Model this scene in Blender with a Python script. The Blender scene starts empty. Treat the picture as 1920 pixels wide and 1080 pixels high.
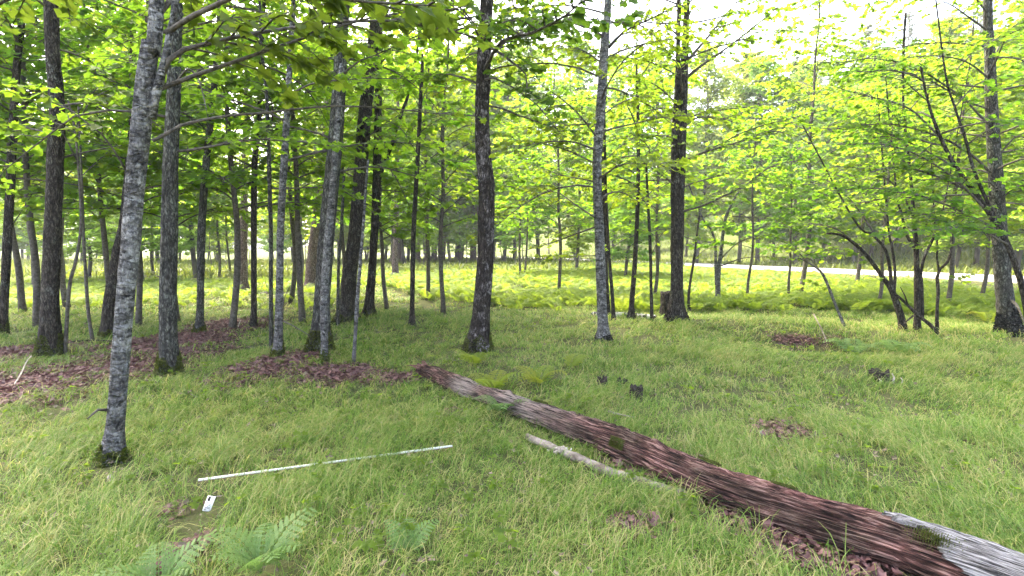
import bpy, math, random
import numpy as np
from mathutils import Vector

# ------------------------------------------------------------------ camera, sky, sun, exposure
scene = bpy.context.scene
F = 960.0                      # focal length in pixels of the 1920 px wide photograph
CAM_Z = 1.62
PITCH = math.radians(4.4)
cam_data = bpy.data.cameras.new("camera")
cam_data.sensor_width = 36.0
cam_data.lens = 36.0 * F / 1920.0
cam_data.clip_start = 0.05
cam_data.clip_end = 3000.0
cam = bpy.data.objects.new("camera", cam_data)
scene.collection.objects.link(cam)
cam.location = (0, 0, CAM_Z)
cam.rotation_euler = (math.radians(90) - PITCH, 0, 0)
scene.camera = cam

SUN_EL, SUN_AZ = math.radians(56), math.radians(-38)     # azimuth from +Y towards +X
world = bpy.data.worlds.new("World")
scene.world = world
world.use_nodes = True
wn = world.node_tree
for n in list(wn.nodes):
    wn.nodes.remove(n)
wo = wn.nodes.new("ShaderNodeOutputWorld")
wb = wn.nodes.new("ShaderNodeBackground")
sky = wn.nodes.new("ShaderNodeTexSky")
sky.sky_type = 'NISHITA'
sky.sun_disc = False
sky.sun_elevation = SUN_EL
sky.sun_rotation = SUN_AZ
sky.air_density = 1.0
sky.dust_density = 6.0
sky.ozone_density = 1.0
wb.inputs[1].default_value = 0.15
wn.links.new(sky.outputs[0], wb.inputs[0])
wn.links.new(wb.outputs[0], wo.inputs[0])

sun_data = bpy.data.lights.new("sun", 'SUN')
sun_data.energy = 1.1
sun_data.angle = math.radians(18)
sun_data.color = (1.0, 0.95, 0.86)
sun = bpy.data.objects.new("sun", sun_data)
scene.collection.objects.link(sun)
sd = Vector((math.sin(SUN_AZ) * math.cos(SUN_EL), math.cos(SUN_AZ) * math.cos(SUN_EL), math.sin(SUN_EL)))
sun.rotation_euler = sd.to_track_quat('Z', 'Y').to_euler()
sun.location = (20, 20, 60)

scene.view_settings.view_transform = 'Standard'
scene.view_settings.look = 'None'
scene.view_settings.exposure = 3.45
scene.view_settings.gamma = 1.0
scene.view_settings.use_white_balance = True
scene.view_settings.white_balance_temperature = 7000
scene.view_settings.white_balance_tint = 8
scene.render.engine = 'CYCLES'
cy = scene.cycles
cy.max_bounces = 12
cy.diffuse_bounces = 8
cy.glossy_bounces = 1
cy.transmission_bounces = 8
cy.transparent_max_bounces = 4
cy.volume_bounces = 0
cy.caustics_reflective = False
cy.caustics_refractive = False
cy.use_denoising = True
try:
    cy.denoiser = 'OPENIMAGEDENOISE'
except Exception:
    pass
cy.use_adaptive_sampling = True
cy.adaptive_threshold = 0.02

COL = scene.collection
rng = np.random.default_rng(7)
random.seed(7)

# ------------------------------------------------------------------ small helpers
_perm = np.random.default_rng(99).random(65536)


def vnoise(P):
    """Value noise, P (N,3) -> (N,) in -1..1"""
    P = np.asarray(P, dtype=np.float64)
    i = np.floor(P).astype(np.int64)
    f = P - i
    f = f * f * (3 - 2 * f)
    out = np.zeros(len(P))
    for dx in (0, 1):
        for dy in (0, 1):
            for dz in (0, 1):
                h = ((i[:, 0] + dx) * 73856093) ^ ((i[:, 1] + dy) * 19349663) ^ ((i[:, 2] + dz) * 83492791)
                h = (h ^ (h >> 13)) & 65535
                w = (f[:, 0] if dx else 1 - f[:, 0]) * (f[:, 1] if dy else 1 - f[:, 1]) * (f[:, 2] if dz else 1 - f[:, 2])
                out += w * _perm[h]
    return out * 2 - 1


def n2(x, y, s, k=0.0):
    x = np.atleast_1d(np.asarray(x, float))
    y = np.atleast_1d(np.asarray(y, float))
    return vnoise(np.stack([x / s + 31.7 * k, y / s - 17.3 * k, np.full_like(x, 5.5 + k)], 1))


ROAD = [(30.0, -4.0), (22.5, 10.0), (19.6, 18.0), (16.8, 26.5), (13.6, 36.0), (8.0, 50.0), (0.0, 66.0), (-14.0, 90.0), (-40.0, 130.0)]
_rp = np.array(ROAD)


def road_dist(x, y):
    """signed distance to the road's centre line, positive beyond it"""
    best = np.full(x.shape, 1e9)
    sgn = np.ones(x.shape)
    for a, b in zip(_rp[:-1], _rp[1:]):
        d = b - a
        L2 = (d ** 2).sum()
        t = np.clip(((x - a[0]) * d[0] + (y - a[1]) * d[1]) / L2, 0, 1)
        qx, qy = a[0] + t * d[0] - x, a[1] + t * d[1] - y
        dd = np.hypot(qx, qy)
        cr = d[0] * (y - a[1]) - d[1] * (x - a[0])
        m = dd < best
        best = np.where(m, dd, best)
        sgn = np.where(m, np.where(cr < 0, 1.0, -1.0), sgn)
    return best * sgn


def sstep(a, b, x):
    t = np.clip((x - a) / (b - a), 0, 1)
    return t * t * (3 - 2 * t)


def ground_z(x, y):
    x = np.atleast_1d(np.asarray(x, float))
    y = np.atleast_1d(np.asarray(y, float))
    r = np.hypot(x, y)
    z = 0.085 * n2(x, y, 1.7, 1) * np.exp(-r / 60) + 0.10 * n2(x, y, 6.0, 2) * sstep(2, 8, r)
    # hollow and the low bank behind it
    z -= 0.34 * np.exp(-(((x - 5.3) / 1.0) ** 2 + ((y - 8.7) / 0.75) ** 2))
    z += 0.16 * np.exp(-(((x - 4.6) / 1.6) ** 2 + ((y - 10.2) / 0.8) ** 2))
    # low swell under the fern field
    z += 0.22 * sstep(14, 24, y) * sstep(-14, 2, x)
    rd = road_dist(x, y)
    z = z * (1 - np.exp(-(rd / 3.0) ** 2)) + 0.42 * np.exp(-(np.maximum(np.abs(rd) - 1.2, 0) / 2.4) ** 2)
    z += sstep(8, 75, rd) * 22.0 * sstep(-60, 40, x + 0.2 * y) + sstep(60, 200, rd) * 16.0 * sstep(-60, 40, x)
    return z


def gz(x, y):
    return float(ground_z(x, y)[0])


_cp, _sp = math.cos(PITCH), math.sin(PITCH)


def ray(px, py):
    u = (px - 960.0) / F
    v = (540.0 - py) / F
    return np.array([u, _cp + v * _sp, -_sp + v * _cp])


def at(px, py, Y):
    d = ray(px, py)
    t = Y / d[1]
    return np.array([d[0] * t, Y, CAM_Z + d[2] * t])


def ghit(px, py):
    """where the photograph's pixel meets the ground"""
    d = ray(px, py)
    t = 1.0
    for _ in range(400):
        p = d * t
        h = CAM_Z + p[2] - gz(p[0], p[1])
        if h < 0.002:
            break
        t += max(h * 1.2, 0.004)
        if t > 400:
            break
    p = d * t
    return np.array([p[0], p[1], gz(p[0], p[1])])


def new_mesh(name, V, groups, mats, smooth=False):
    """V (N,3); groups: list of (index array (M,k), material slot)"""
    me = bpy.data.meshes.new(name)
    V = np.ascontiguousarray(V, dtype=np.float32)
    me.vertices.add(len(V))
    me.vertices.foreach_set("co", V.ravel())
    loops, starts, slots = [], [], []
    n = 0
    for f, s in groups:
        f = np.asarray(f, dtype=np.int32)
        if f.size == 0:
            continue
        loops.append(f.ravel())
        starts.append(n + np.arange(len(f), dtype=np.int32) * f.shape[1])
        slots.append(np.full(len(f), s, dtype=np.int32))
        n += f.size
    L = np.concatenate(loops)
    S = np.concatenate(starts)
    me.loops.add(len(L))
    me.loops.foreach_set("vertex_index", L.astype(np.int32))
    me.polygons.add(len(S))
    me.polygons.foreach_set("loop_start", S.astype(np.int32))
    for m in (mats if isinstance(mats, (list, tuple)) else [mats]):
        me.materials.append(m)
    me.polygons.foreach_set("material_index", np.concatenate(slots))
    if smooth:
        me.polygons.foreach_set("use_smooth", np.ones(len(S), dtype=bool))
    me.update(calc_edges=True)
    return me


def add(name, me, parent=None, loc=None):
    o = bpy.data.objects.new(name, me)
    COL.objects.link(o)
    if loc is not None:
        o.location = loc
    if parent is not None:
        o.parent = parent
    return o


def thing(name, label, cat, loc=(0, 0, 0), rz=0.0, group=None, mesh=None):
    o = bpy.data.objects.new(name, mesh)
    COL.objects.link(o)
    o.location = tuple(float(c) for c in loc)
    o.rotation_euler = (0, 0, rz)
    o["label"] = label
    o["category"] = cat
    if group:
        o["group"] = group
    return o


def setting(name, me, kind="structure"):
    o = add(name, me)
    o["kind"] = kind
    return o


class Acc:
    """collects pieces of one mesh"""

    def __init__(self):
        self.V, self.G, self.n = [], {}, 0

    def put(self, V, faces, slot=0):
        self.V.append(V)
        for f in faces:
            f = np.asarray(f)
            if f.size:
                self.G.setdefault((f.shape[1], slot), []).append(f + self.n)
        self.n += len(V)

    def mesh(self, name, mats, smooth=False):
        g = [(np.concatenate(v), k[1]) for k, v in self.G.items()]
        return new_mesh(name, np.concatenate(self.V), g, mats, smooth)


def resample(P, R, step):
    """Catmull-Rom through P with radii R"""
    P = np.asarray(P, float)
    R = np.asarray(R, float)
    Q = np.concatenate([[2 * P[0] - P[1]], P, [2 * P[-1] - P[-2]]])
    oP, oR = [], []
    for i in range(len(P) - 1):
        a, b, c, d = Q[i], Q[i + 1], Q[i + 2], Q[i + 3]
        m = max(1, int(np.linalg.norm(c - b) / step))
        t = np.arange(m)[:, None] / m
        oP.append(0.5 * ((2 * b) + (c - a) * t + (2 * a - 5 * b + 4 * c - d) * t ** 2 + (3 * b - a - 3 * c + d) * t ** 3))
        oR.append(R[i] + (R[i + 1] - R[i]) * t[:, 0])
    oP.append(P[-1:])
    oR.append(R[-1:])
    return np.concatenate(oP), np.concatenate(oR)


def tube(P, R, k, radial=None, cap=True):
    """P (n,3), R (n,) or (n,k)"""
    P = np.asarray(P, float)
    n = len(P)
    T = np.gradient(P, axis=0)
    T /= np.linalg.norm(T, axis=1)[:, None] + 1e-9
    ref = np.array([1.0, 0.0, 0.0]) if abs(T[:, 0]).mean() < 0.8 else np.array([0.0, 0.0, 1.0])
    A = ref - (T @ ref)[:, None] * T
    A /= np.linalg.norm(A, axis=1)[:, None] + 1e-9
    B = np.cross(T, A)
    th = np.arange(k) * 2 * math.pi / k
    R = np.asarray(R, float)
    if R.ndim == 1:
        R = np.repeat(R[:, None], k, 1)
    V = P[:, None] + R[:, :, None] * (np.cos(th)[None, :, None] * A[:, None] + np.sin(th)[None, :, None] * B[:, None])
    i = np.arange(n - 1)[:, None] * k
    j = np.arange(k)[None]
    j2 = (j + 1) % k
    q = np.stack([i + j, i + j2, i + k + j2, i + k + j], -1).reshape(-1, 4)
    V = V.reshape(-1, 3)
    faces = [q]
    if cap:
        V = np.concatenate([V, P[:1], P[-1:]])
        a, b = n * k, n * k + 1
        jj = np.arange(k)
        jn = (jj + 1) % k
        faces.append(np.stack([np.full(k, a), jn, jj], 1))
        faces.append(np.stack([np.full(k, b), (n - 1) * k + jj, (n - 1) * k + jn], 1))
    return V, faces


def norm(v):
    return v / (np.linalg.norm(v, axis=-1, keepdims=True) + 1e-9)


# leaf outlines: x across, y along, z up; two halves folded on the midrib
def _leaf(half, fold):
    k = len(half)
    V = [(x, y, fold * x - 0.10 * y * y) for x, y in half] + [(-x, y, fold * x - 0.10 * y * y) for x, y in half]
    a = list(range(k))
    b = [k + i for i in range(k)][::-1]
    return np.array(V), [np.array([a]), np.array([b])]


LEAF_NEAR = _leaf([(0, 0), (0.22, -0.04), (0.36, 0.10), (0.56, 0.16), (0.40, 0.30), (0.28, 0.40), (0.50, 0.62), (0.36, 0.64), (0.18, 0.70), (0.0, 1.05)], 0.22)
LEAF_MID = _leaf([(0, 0), (0.50, 0.12), (0.27, 0.40), (0.45, 0.66), (0.0, 1.0)], 0.22)
LEAF_FAR = (np.array([(0, 0, 0), (0.42, 0.42, 0.08), (0, 1.0, -0.1), (-0.42, 0.42, 0.08)]), [np.array([[0, 1, 2, 3]])])


def put_leaves(acc, kind, pos, axis, nrm, size, slot=0):
    tv, tf = kind
    axis = norm(axis)
    side = norm(np.cross(axis, nrm))
    nn = np.cross(side, axis)
    V = pos[:, None] + size[:, None, None] * (tv[None, :, 0, None] * side[:, None] + tv[None, :, 1, None] * axis[:, None] + tv[None, :, 2, None] * nn[:, None])
    k = len(tv)
    N = len(pos)
    faces = [(f[None] + (np.arange(N) * k)[:, None, None]).reshape(-1, f.shape[1]) for f in tf]
    acc.put(V.reshape(-1, 3), faces, slot)


# ------------------------------------------------------------------ materials
def mat(name):
    m = bpy.data.materials.new(name)
    m.use_nodes = True
    nt = m.node_tree
    for n in list(nt.nodes):
        nt.nodes.remove(n)
    out = nt.nodes.new("ShaderNodeOutputMaterial")

    def N(t, **kw):
        n = nt.nodes.new(t)
        for k, v in kw.items():
            setattr(n, k, v)
        return n

    def L(a, b):
        nt.links.new(a, b)
    return m, N, L, out


def ramp(N, stops):
    r = N("ShaderNodeValToRGB")
    e = r.color_ramp.elements
    while len(e) < len(stops):
        e.new(0.5)
    for q, (p, c) in zip(e, stops):
        q.position = p
        q.color = (c[0], c[1], c[2], 1) if hasattr(c, "__len__") else (c, c, c, 1)
    return r


def noise_node(N, L, vec, scale, detail=4, rough=0.6, sc=(1, 1, 1)):
    mp = N("ShaderNodeMapping")
    mp.inputs["Scale"].default_value = sc
    L(vec, mp.inputs["Vector"])
    n = N("ShaderNodeTexNoise")
    n.inputs["Scale"].default_value = scale
    n.inputs["Detail"].default_value = detail
    n.inputs["Roughness"].default_value = rough
    L(mp.outputs[0], n.inputs["Vector"])
    return n.outputs["Fac"]


def mixc(N, L, fac, a, b):
    m = N("ShaderNodeMix", data_type='RGBA')
    if hasattr(fac, "is_output"):
        L(fac, m.inputs[0])
    else:
        m.inputs[0].default_value = fac
    for s, v in ((m.inputs[6], a), (m.inputs[7], b)):
        if hasattr(v, "is_output"):
            L(v, s)
        else:
            s.default_value = (v[0], v[1], v[2], 1)
    return m.outputs[2]


def bark(name, dark, mid, light, patch=(0.45, 0.45, 0.42), amount=0.5, horiz=False, fur=1.0):
    m, N, L, out = mat(name)
    tc = N("ShaderNodeTexCoord").outputs["Object"]
    sc = (6, 6, 13) if horiz else (17 * fur, 17 * fur, 3.4)
    f1 = noise_node(N, L, tc, 1.8, 9, 0.78, sc)
    f2 = noise_node(N, L, tc, 9.0 if horiz else 7.0, 6, 0.72, (1, 1, 1.5) if horiz else (1, 1, 0.8))
    f3 = noise_node(N, L, tc, 1.3, 4, 0.65, (1, 1, 0.5))
    f4 = noise_node(N, L, tc, 55.0, 4, 0.7, (1, 1, 0.45))
    # cracked plates: long cells whose seams are dark
    mp = N("ShaderNodeMapping")
    mp.inputs["Scale"].default_value = (14, 14, 22) if horiz else (30 * fur, 30 * fur, 6.5)
    wob = N("ShaderNodeMix", data_type='RGBA', blend_type='ADD')
    wob.inputs[0].default_value = 0.12
    nz = N("ShaderNodeTexNoise")
    nz.inputs["Scale"].default_value = 7.0
    L(tc, nz.inputs["Vector"])
    L(tc, wob.inputs[6])
    L(nz.outputs["Color"], wob.inputs[7])
    L(wob.outputs[2], mp.inputs["Vector"])
    vo = N("ShaderNodeTexVoronoi", feature='DISTANCE_TO_EDGE')
    vo.inputs["Scale"].default_value = 1.0
    L(mp.outputs[0], vo.inputs["Vector"])
    seam = ramp(N, [(0.0, 0.0), (0.22, 1.0)])
    L(vo.outputs["Distance"], seam.inputs[0])
    r1 = ramp(N, [(0.38, dark), (0.5, mid), (0.62, light)])
    L(f1, r1.inputs[0])
    r2 = ramp(N, [(0.58 - 0.16 * amount, 0.0), (0.63 - 0.14 * amount, 1.0)])
    L(f2, r2.inputs[0])
    r3 = ramp(N, [(0.42, 0.1), (0.58, 1.0)])
    L(f3, r3.inputs[0])
    mul = N("ShaderNodeMath", operation='MULTIPLY')
    L(r2.outputs[0], mul.inputs[0])
    L(r3.outputs[0], mul.inputs[1])
    c = mixc(N, L, mul.outputs[0], r1.outputs[0], patch)
    r4 = ramp(N, [(0.36, (0.45, 0.45, 0.45)), (0.64, (1.35, 1.35, 1.35))])
    L(f4, r4.inputs[0])
    m2 = N("ShaderNodeMix", data_type='RGBA', blend_type='MULTIPLY')
    m2.inputs[0].default_value = 1.0
    L(c, m2.inputs[6])
    L(r4.outputs[0], m2.inputs[7])
    sm = N("ShaderNodeMix", data_type='RGBA')
    sf = N("ShaderNodeMapRange")
    sf.inputs["To Min"].default_value = 0.72 if horiz else 0.15
    sf.inputs["To Max"].default_value = 1.0
    L(seam.outputs[0], sf.inputs[0])
    L(sf.outputs[0], sm.inputs[0])
    sm.inputs[6].default_value = (dark[0] * .6, dark[1] * .6, dark[2] * .6, 1)
    L(m2.outputs[2], sm.inputs[7])
    p = N("ShaderNodeBsdfPrincipled")
    p.inputs["Roughness"].default_value = 0.95
    p.inputs["Specular IOR Level"].default_value = 0.15
    L(sm.outputs[2], p.inputs["Base Color"])
    hs = N("ShaderNodeMath", operation='ADD')
    L(f1, hs.inputs[0])
    h2 = N("ShaderNodeMath", operation='MULTIPLY')
    h2.inputs[1].default_value = 0.5
    L(seam.outputs[0], h2.inputs[0])
    L(h2.outputs[0], hs.inputs[1])
    b = N("ShaderNodeBump")
    b.inputs["Strength"].default_value = 1.0
    b.inputs["Distance"].default_value = 0.025
    L(hs.outputs[0], b.inputs["Height"])
    L(b.outputs[0], p.inputs["Normal"])
    L(p.outputs[0], out.inputs[0])
    return m


def leafmat(name, dark, light, trans, t=0.5, hue=0.03):
    m, N, L, out = mat(name)
    g = N("ShaderNodeNewGeometry")
    oi = N("ShaderNodeObjectInfo")
    r = ramp(N, [(0.0, dark), (0.55, [(a + b) / 2 for a, b in zip(dark, light)]), (1.0, light)])
    L(g.outputs["Random Per Island"], r.inputs[0])
    hs = N("ShaderNodeHueSaturation")
    mr = N("ShaderNodeMapRange")
    mr.inputs["To Min"].default_value = 0.5 - hue
    mr.inputs["To Max"].default_value = 0.5 + hue * 0.6
    L(oi.outputs["Random"], mr.inputs[0])
    L(mr.outputs[0], hs.inputs["Hue"])
    L(r.outputs[0], hs.inputs["Color"])
    d = N("ShaderNodeBsdfPrincipled")
    d.inputs["Roughness"].default_value = 0.55
    d.inputs["Specular IOR Level"].default_value = 0.3
    L(hs.outputs[0], d.inputs["Base Color"])
    tr = N("ShaderNodeBsdfTranslucent")
    tr.inputs["Color"].default_value = (*trans, 1)
    hs2 = N("ShaderNodeHueSaturation")
    L(mr.outputs[0], hs2.inputs["Hue"])
    hs2.inputs["Color"].default_value = (*trans, 1)
    L(hs2.outputs[0], tr.inputs["Color"])
    mx = N("ShaderNodeMixShader")
    mx.inputs[0].default_value = t
    L(d.outputs[0], mx.inputs[1])
    L(tr.outputs[0], mx.inputs[2])
    L(mx.outputs[0], out.inputs[0])
    return m


def plain(name, c, rough=0.8, c2=None, scale=20.0, bump=0.0, sc=(1, 1, 1)):
    m, N, L, out = mat(name)
    p = N("ShaderNodeBsdfPrincipled")
    p.inputs["Roughness"].default_value = rough
    p.inputs["Specular IOR Level"].default_value = 0.25
    p.inputs["Base Color"].default_value = (*c, 1)
    if c2 is not None:
        tc = N("ShaderNodeTexCoord").outputs["Object"]
        f = noise_node(N, L, tc, scale, 5, 0.65, sc)
        r = ramp(N, [(0.36, c), (0.64, c2)])
        L(f, r.inputs[0])
        L(r.outputs[0], p.inputs["Base Color"])
        if bump:
            b = N("ShaderNodeBump")
            b.inputs["Strength"].default_value = bump
            b.inputs["Distance"].default_value = 0.02
            L(f, b.inputs["Height"])
            L(b.outputs[0], p.inputs["Normal"])
    L(p.outputs[0], out.inputs[0])
    return m


M_PALE = bark("pale_grey_bark", (0.022, 0.021, 0.021), (0.12, 0.113, 0.113), (0.24, 0.23, 0.23), (0.36, 0.35, 0.345), 0.5, True)
M_GREY = bark("grey_bark", (0.03, 0.028, 0.025), (0.095, 0.09, 0.082), (0.17, 0.165, 0.15), (0.22, 0.23, 0.20), 0.35)
M_DARK = bark("dark_bark", (0.018, 0.014, 0.012), (0.066, 0.055, 0.047), (0.135, 0.117, 0.10), (0.17, 0.17, 0.155), 0.12)
M_PATCHY = bark("dark_bark_with_lichen", (0.02, 0.015, 0.013), (0.05, 0.04, 0.035), (0.10, 0.085, 0.075), (0.34, 0.30, 0.315), 0.42)
M_PINE = bark("pinkish_pine_bark", (0.09, 0.06, 0.055), (0.21, 0.15, 0.15), (0.33, 0.27, 0.27), (0.36, 0.31, 0.33), 0.4)
M_TWIG = plain("twig_bark", (0.045, 0.037, 0.031), 0.9, (0.13, 0.115, 0.10), 22, 0.5)
M_FARBARK = plain("far_trunk_bark", (0.05, 0.042, 0.04), 0.95, (0.14, 0.125, 0.12), 3, 0, (1, 1, 0.3))

M_LEAF = leafmat("maple_leaf", (0.035, 0.078, 0.010), (0.085, 0.155, 0.020), (0.27, 0.46, 0.028), 0.60)
M_LEAF_DARK = leafmat("shaded_maple_leaf", (0.025, 0.06, 0.01), (0.06, 0.12, 0.02), (0.17, 0.28, 0.02), 0.5)  # darker copy of the maple leaf, with shade put into its colour
M_LEAF_FAR = leafmat("far_leaf", (0.05, 0.10, 0.018), (0.11, 0.17, 0.035), (0.31, 0.50, 0.06), 0.60, 0.03)
M_NEEDLE = leafmat("pine_needles", (0.05, 0.08, 0.03), (0.09, 0.13, 0.06), (0.14, 0.20, 0.09), 0.4, 0.02)
M_FERN = leafmat("bracken_frond", (0.10, 0.16, 0.018), (0.22, 0.26, 0.04), (0.38, 0.46, 0.04), 0.5)
M_FERN_COOL = leafmat("cool_fern_frond", (0.09, 0.17, 0.045), (0.17, 0.26, 0.085), (0.22, 0.38, 0.09), 0.4, 0.01)
M_MOSS = leafmat("moss", (0.032, 0.042, 0.008), (0.11, 0.13, 0.02), (0.13, 0.16, 0.02), 0.25, 0.01)
M_BLACKMOSS = leafmat("black_moss", (0.006, 0.006, 0.005), (0.014, 0.013, 0.01), (0.012, 0.012, 0.008), 0.1, 0.01)


def grass_mat():
    m, N, L, out = mat("sedge_grass")
    tc = N("ShaderNodeTexCoord").outputs["Object"]
    g = N("ShaderNodeNewGeometry")
    fa = noise_node(N, L, tc, 0.55, 5, 0.7)
    fb = noise_node(N, L, tc, 4.5, 3, 0.6)
    fm = N("ShaderNodeMix", data_type='FLOAT')
    fm.inputs[0].default_value = 0.45
    L(fa, fm.inputs[2])
    L(fb, fm.inputs[3])
    f = fm.outputs[0]
    add_ = N("ShaderNodeMath", operation='ADD')
    mul = N("ShaderNodeMath", operation='MULTIPLY')
    mul.inputs[1].default_value = 0.62
    L(g.outputs["Random Per Island"], mul.inputs[0])
    L(f, add_.inputs[0])
    L(mul.outputs[0], add_.inputs[1])
    r = ramp(N, [(0.42, (0.036, 0.088, 0.009)), (0.66, (0.115, 0.205, 0.026)), (0.90, (0.18, 0.265, 0.05)), (1.0, (0.34, 0.31, 0.13))])
    L(add_.outputs[0], r.inputs[0])
    d = N("ShaderNodeBsdfPrincipled")
    d.inputs["Roughness"].default_value = 0.5
    d.inputs["Specular IOR Level"].default_value = 0.3
    L(r.outputs[0], d.inputs["Base Color"])
    tr = N("ShaderNodeBsdfTranslucent")
    sc = N("ShaderNodeMix", data_type='RGBA', blend_type='MULTIPLY')
    sc.inputs[0].default_value = 1.0
    L(r.outputs[0], sc.inputs[6])
    sc.inputs[7].default_value = (1.6, 1.7, 1.0, 1)
    L(sc.outputs[2], tr.inputs["Color"])
    mx = N("ShaderNodeMixShader")
    mx.inputs[0].default_value = 0.4
    L(d.outputs[0], mx.inputs[1])
    L(tr.outputs[0], mx.inputs[2])
    L(mx.outputs[0], out.inputs[0])
    return m


M_GRASS = grass_mat()
M_MEADOW = leafmat("tall_meadow_grass", (0.07, 0.11, 0.015), (0.13, 0.165, 0.03), (0.20, 0.25, 0.03), 0.4, 0.01)
M_LITTER = leafmat("dead_leaves", (0.05, 0.020, 0.020), (0.23, 0.12, 0.108), (0.14, 0.06, 0.06), 0.12, 0.01)

M_TAN = leafmat("tan_dead_leaves", (0.06, 0.042, 0.026), (0.27, 0.21, 0.145), (0.14, 0.10, 0.06), 0.12, 0.02)

# litter patches: (px, py, rx, ry) in the photograph, turned into ground ellipses
LITTER_PX = [(80, 715, 150, 52), (225, 690, 120, 48), (20, 665, 80, 30), (500, 688, 62, 26), (640, 702, 95, 22), (735, 712, 60, 10),
             (430, 612, 75, 14), (330, 640, 90, 24), (545, 672, 60, 12), (350, 1040, 44, 36), (285, 968, 50, 14), (1205, 880, 110, 22),
             (1400, 965, 90, 34), (1530, 1030, 110, 40), (1470, 812, 60, 18), (845, 780, 26, 10),
             (1500, 640, 60, 12), (1180, 990, 70, 22), (1600, 1075, 80, 30), ]
LITTER = []
for px, py, rx, ry in LITTER_PX:
    c = ghit(px, py)
    a = ghit(px + rx, py)
    b1, b2 = ghit(px, py - ry), ghit(px, py + ry)
    LITTER.append((c[0], c[1], abs(a[0] - c[0]), abs(b1[1] - b2[1]) / 2))


def litter_mask(x, y, grow=1.0):
    m = np.zeros(np.shape(x))
    wob = 0.30 * n2(x, y, 0.45, 3) + 0.22 * n2(x, y, 0.16, 4)
    for cx, cy, rx, ry in LITTER:
        d = np.sqrt(((x - cx) / (rx * grow)) ** 2 + ((y - cy) / (ry * grow)) ** 2)
        m = np.maximum(m, 1 - sstep(0.55, 1.4, d + wob))
    return m


def ground_mat():
    m, N, L, out = mat("forest_floor")
    tc = N("ShaderNodeTexCoord").outputs["Object"]
    f1 = noise_node(N, L, tc, 0.9, 6, 0.7)
    f2 = noise_node(N, L, tc, 26, 4, 0.7)
    r1 = ramp(N, [(0.35, (0.035, 0.055, 0.012)), (0.65, (0.075, 0.095, 0.025))])
    L(f1, r1.inputs[0])
    r2 = ramp(N, [(0.38, (0.035, 0.022, 0.018)), (0.62, (0.12, 0.085, 0.065))])
    L(f2, r2.inputs[0])
    at_ = N("ShaderNodeAttribute")
    at_.attribute_name = "litter"
    c = mixc(N, L, at_.outputs["Fac"], mixc(N, L, 0.35, r1.outputs[0], r2.outputs[0]), r2.outputs[0])
    at2 = N("ShaderNodeAttribute")
    at2.attribute_name = "meadow"
    r3 = ramp(N, [(0.35, (0.06, 0.085, 0.018)), (0.65, (0.11, 0.135, 0.035))])
    L(f1, r3.inputs[0])
    c = mixc(N, L, at2.outputs["Fac"], c, r3.outputs[0])
    p = N("ShaderNodeBsdfPrincipled")
    p.inputs["Roughness"].default_value = 1.0
    p.inputs["Specular IOR Level"].default_value = 0.1
    L(c, p.inputs["Base Color"])
    b = N("ShaderNodeBump")
    b.inputs["Strength"].default_value = 0.7
    b.inputs["Distance"].default_value = 0.02
    L(f2, b.inputs["Height"])
    L(b.outputs[0], p.inputs["Normal"])
    L(p.outputs[0], out.inputs[0])
    return m


# ------------------------------------------------------------------ ground sheet, road
def build_ground():
    a = 7.0
    s = 900 / math.sinh(a)
    u = np.linspace(-1, 1, 420)
    gx = s * np.sinh(a * u)
    gy = s * np.sinh(a * u) + 4.0
    X, Y = np.meshgrid(gx, gy)
    x, y = X.ravel(), Y.ravel()
    z = ground_z(x, y)
    n = len(gx)
    i = np.arange(n - 1)
    I, J = np.meshgrid(i, i)
    b = (J * n + I).ravel()
    me = new_mesh("ground", np.stack([x, y, z], 1), [(np.stack([b, b + 1, b + n + 1, b + n], 1), 0)], ground_mat(), True)
    at_ = me.attributes.new("litter", 'FLOAT', 'POINT')
    at_.data.foreach_set("value", litter_mask(x, y, 1.05).astype(np.float32))
    at2 = me.attributes.new("meadow", 'FLOAT', 'POINT')
    at2.data.foreach_set("value", sstep(22, 30, y - 0.15 * np.abs(x)).astype(np.float32))
    setting("ground", me)


build_ground()


def build_road():
    P = np.array([(x, y, 0) for x, y in ROAD], float)
    Q, _ = resample(P, np.ones(len(P)), 0.8)
    T = norm(np.gradient(Q, axis=0))
    S = np.stack([T[:, 1], -T[:, 0], 0 * T[:, 0]], 1)
    offs = np.array([-1.8, -1.75, -0.7, 0.0, 0.7, 1.75, 1.8])
    hz = np.array([-0.05, 0.035, 0.03, 0.07, 0.03, 0.035, -0.05])
    V = Q[:, None] + offs[None, :, None] * S[:, None]
    V[:, :, 2] = ground_z(V[:, :, 0].ravel(), V[:, :, 1].ravel()).reshape(V.shape[:2]) + 0.02 + hz
    k = len(offs)
    i = np.arange(len(Q) - 1)[:, None] * k + np.arange(k - 1)[None]
    i = i.ravel()
    m, N, L, out = mat("pale_gravel")
    tc = N("ShaderNodeTexCoord").outputs["Object"]
    f = noise_node(N, L, tc, 2.2, 8, 0.75)
    r = ramp(N, [(0.35, (0.30, 0.27, 0.26)), (0.65, (0.50, 0.47, 0.46))])
    L(f, r.inputs[0])
    p = N("ShaderNodeBsdfPrincipled")
    p.inputs["Roughness"].default_value = 1.0
    L(r.outputs[0], p.inputs["Base Color"])
    b = N("ShaderNodeBump")
    b.inputs["Strength"].default_value = 0.4
    L(f, b.inputs["Height"])
    L(b.outputs[0], p.inputs["Normal"])
    L(p.outputs[0], out.inputs[0])
    setting("road", new_mesh("road", V.reshape(-1, 3), [(np.stack([i, i + k, i + k + 1, i + 1], 1), 0)], m, True))


build_road()

# ------------------------------------------------------------------ the fallen log's line (needed by the grass)
LOG = [(786, 692, 15), (850, 716, 19), (930, 748, 21), (1000, 772, 23), (1100, 808, 30), (1200, 846, 36), (1350, 908, 43), (1500, 962, 48), (1700, 1030, 56), (1920, 1110, 64)]


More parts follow.
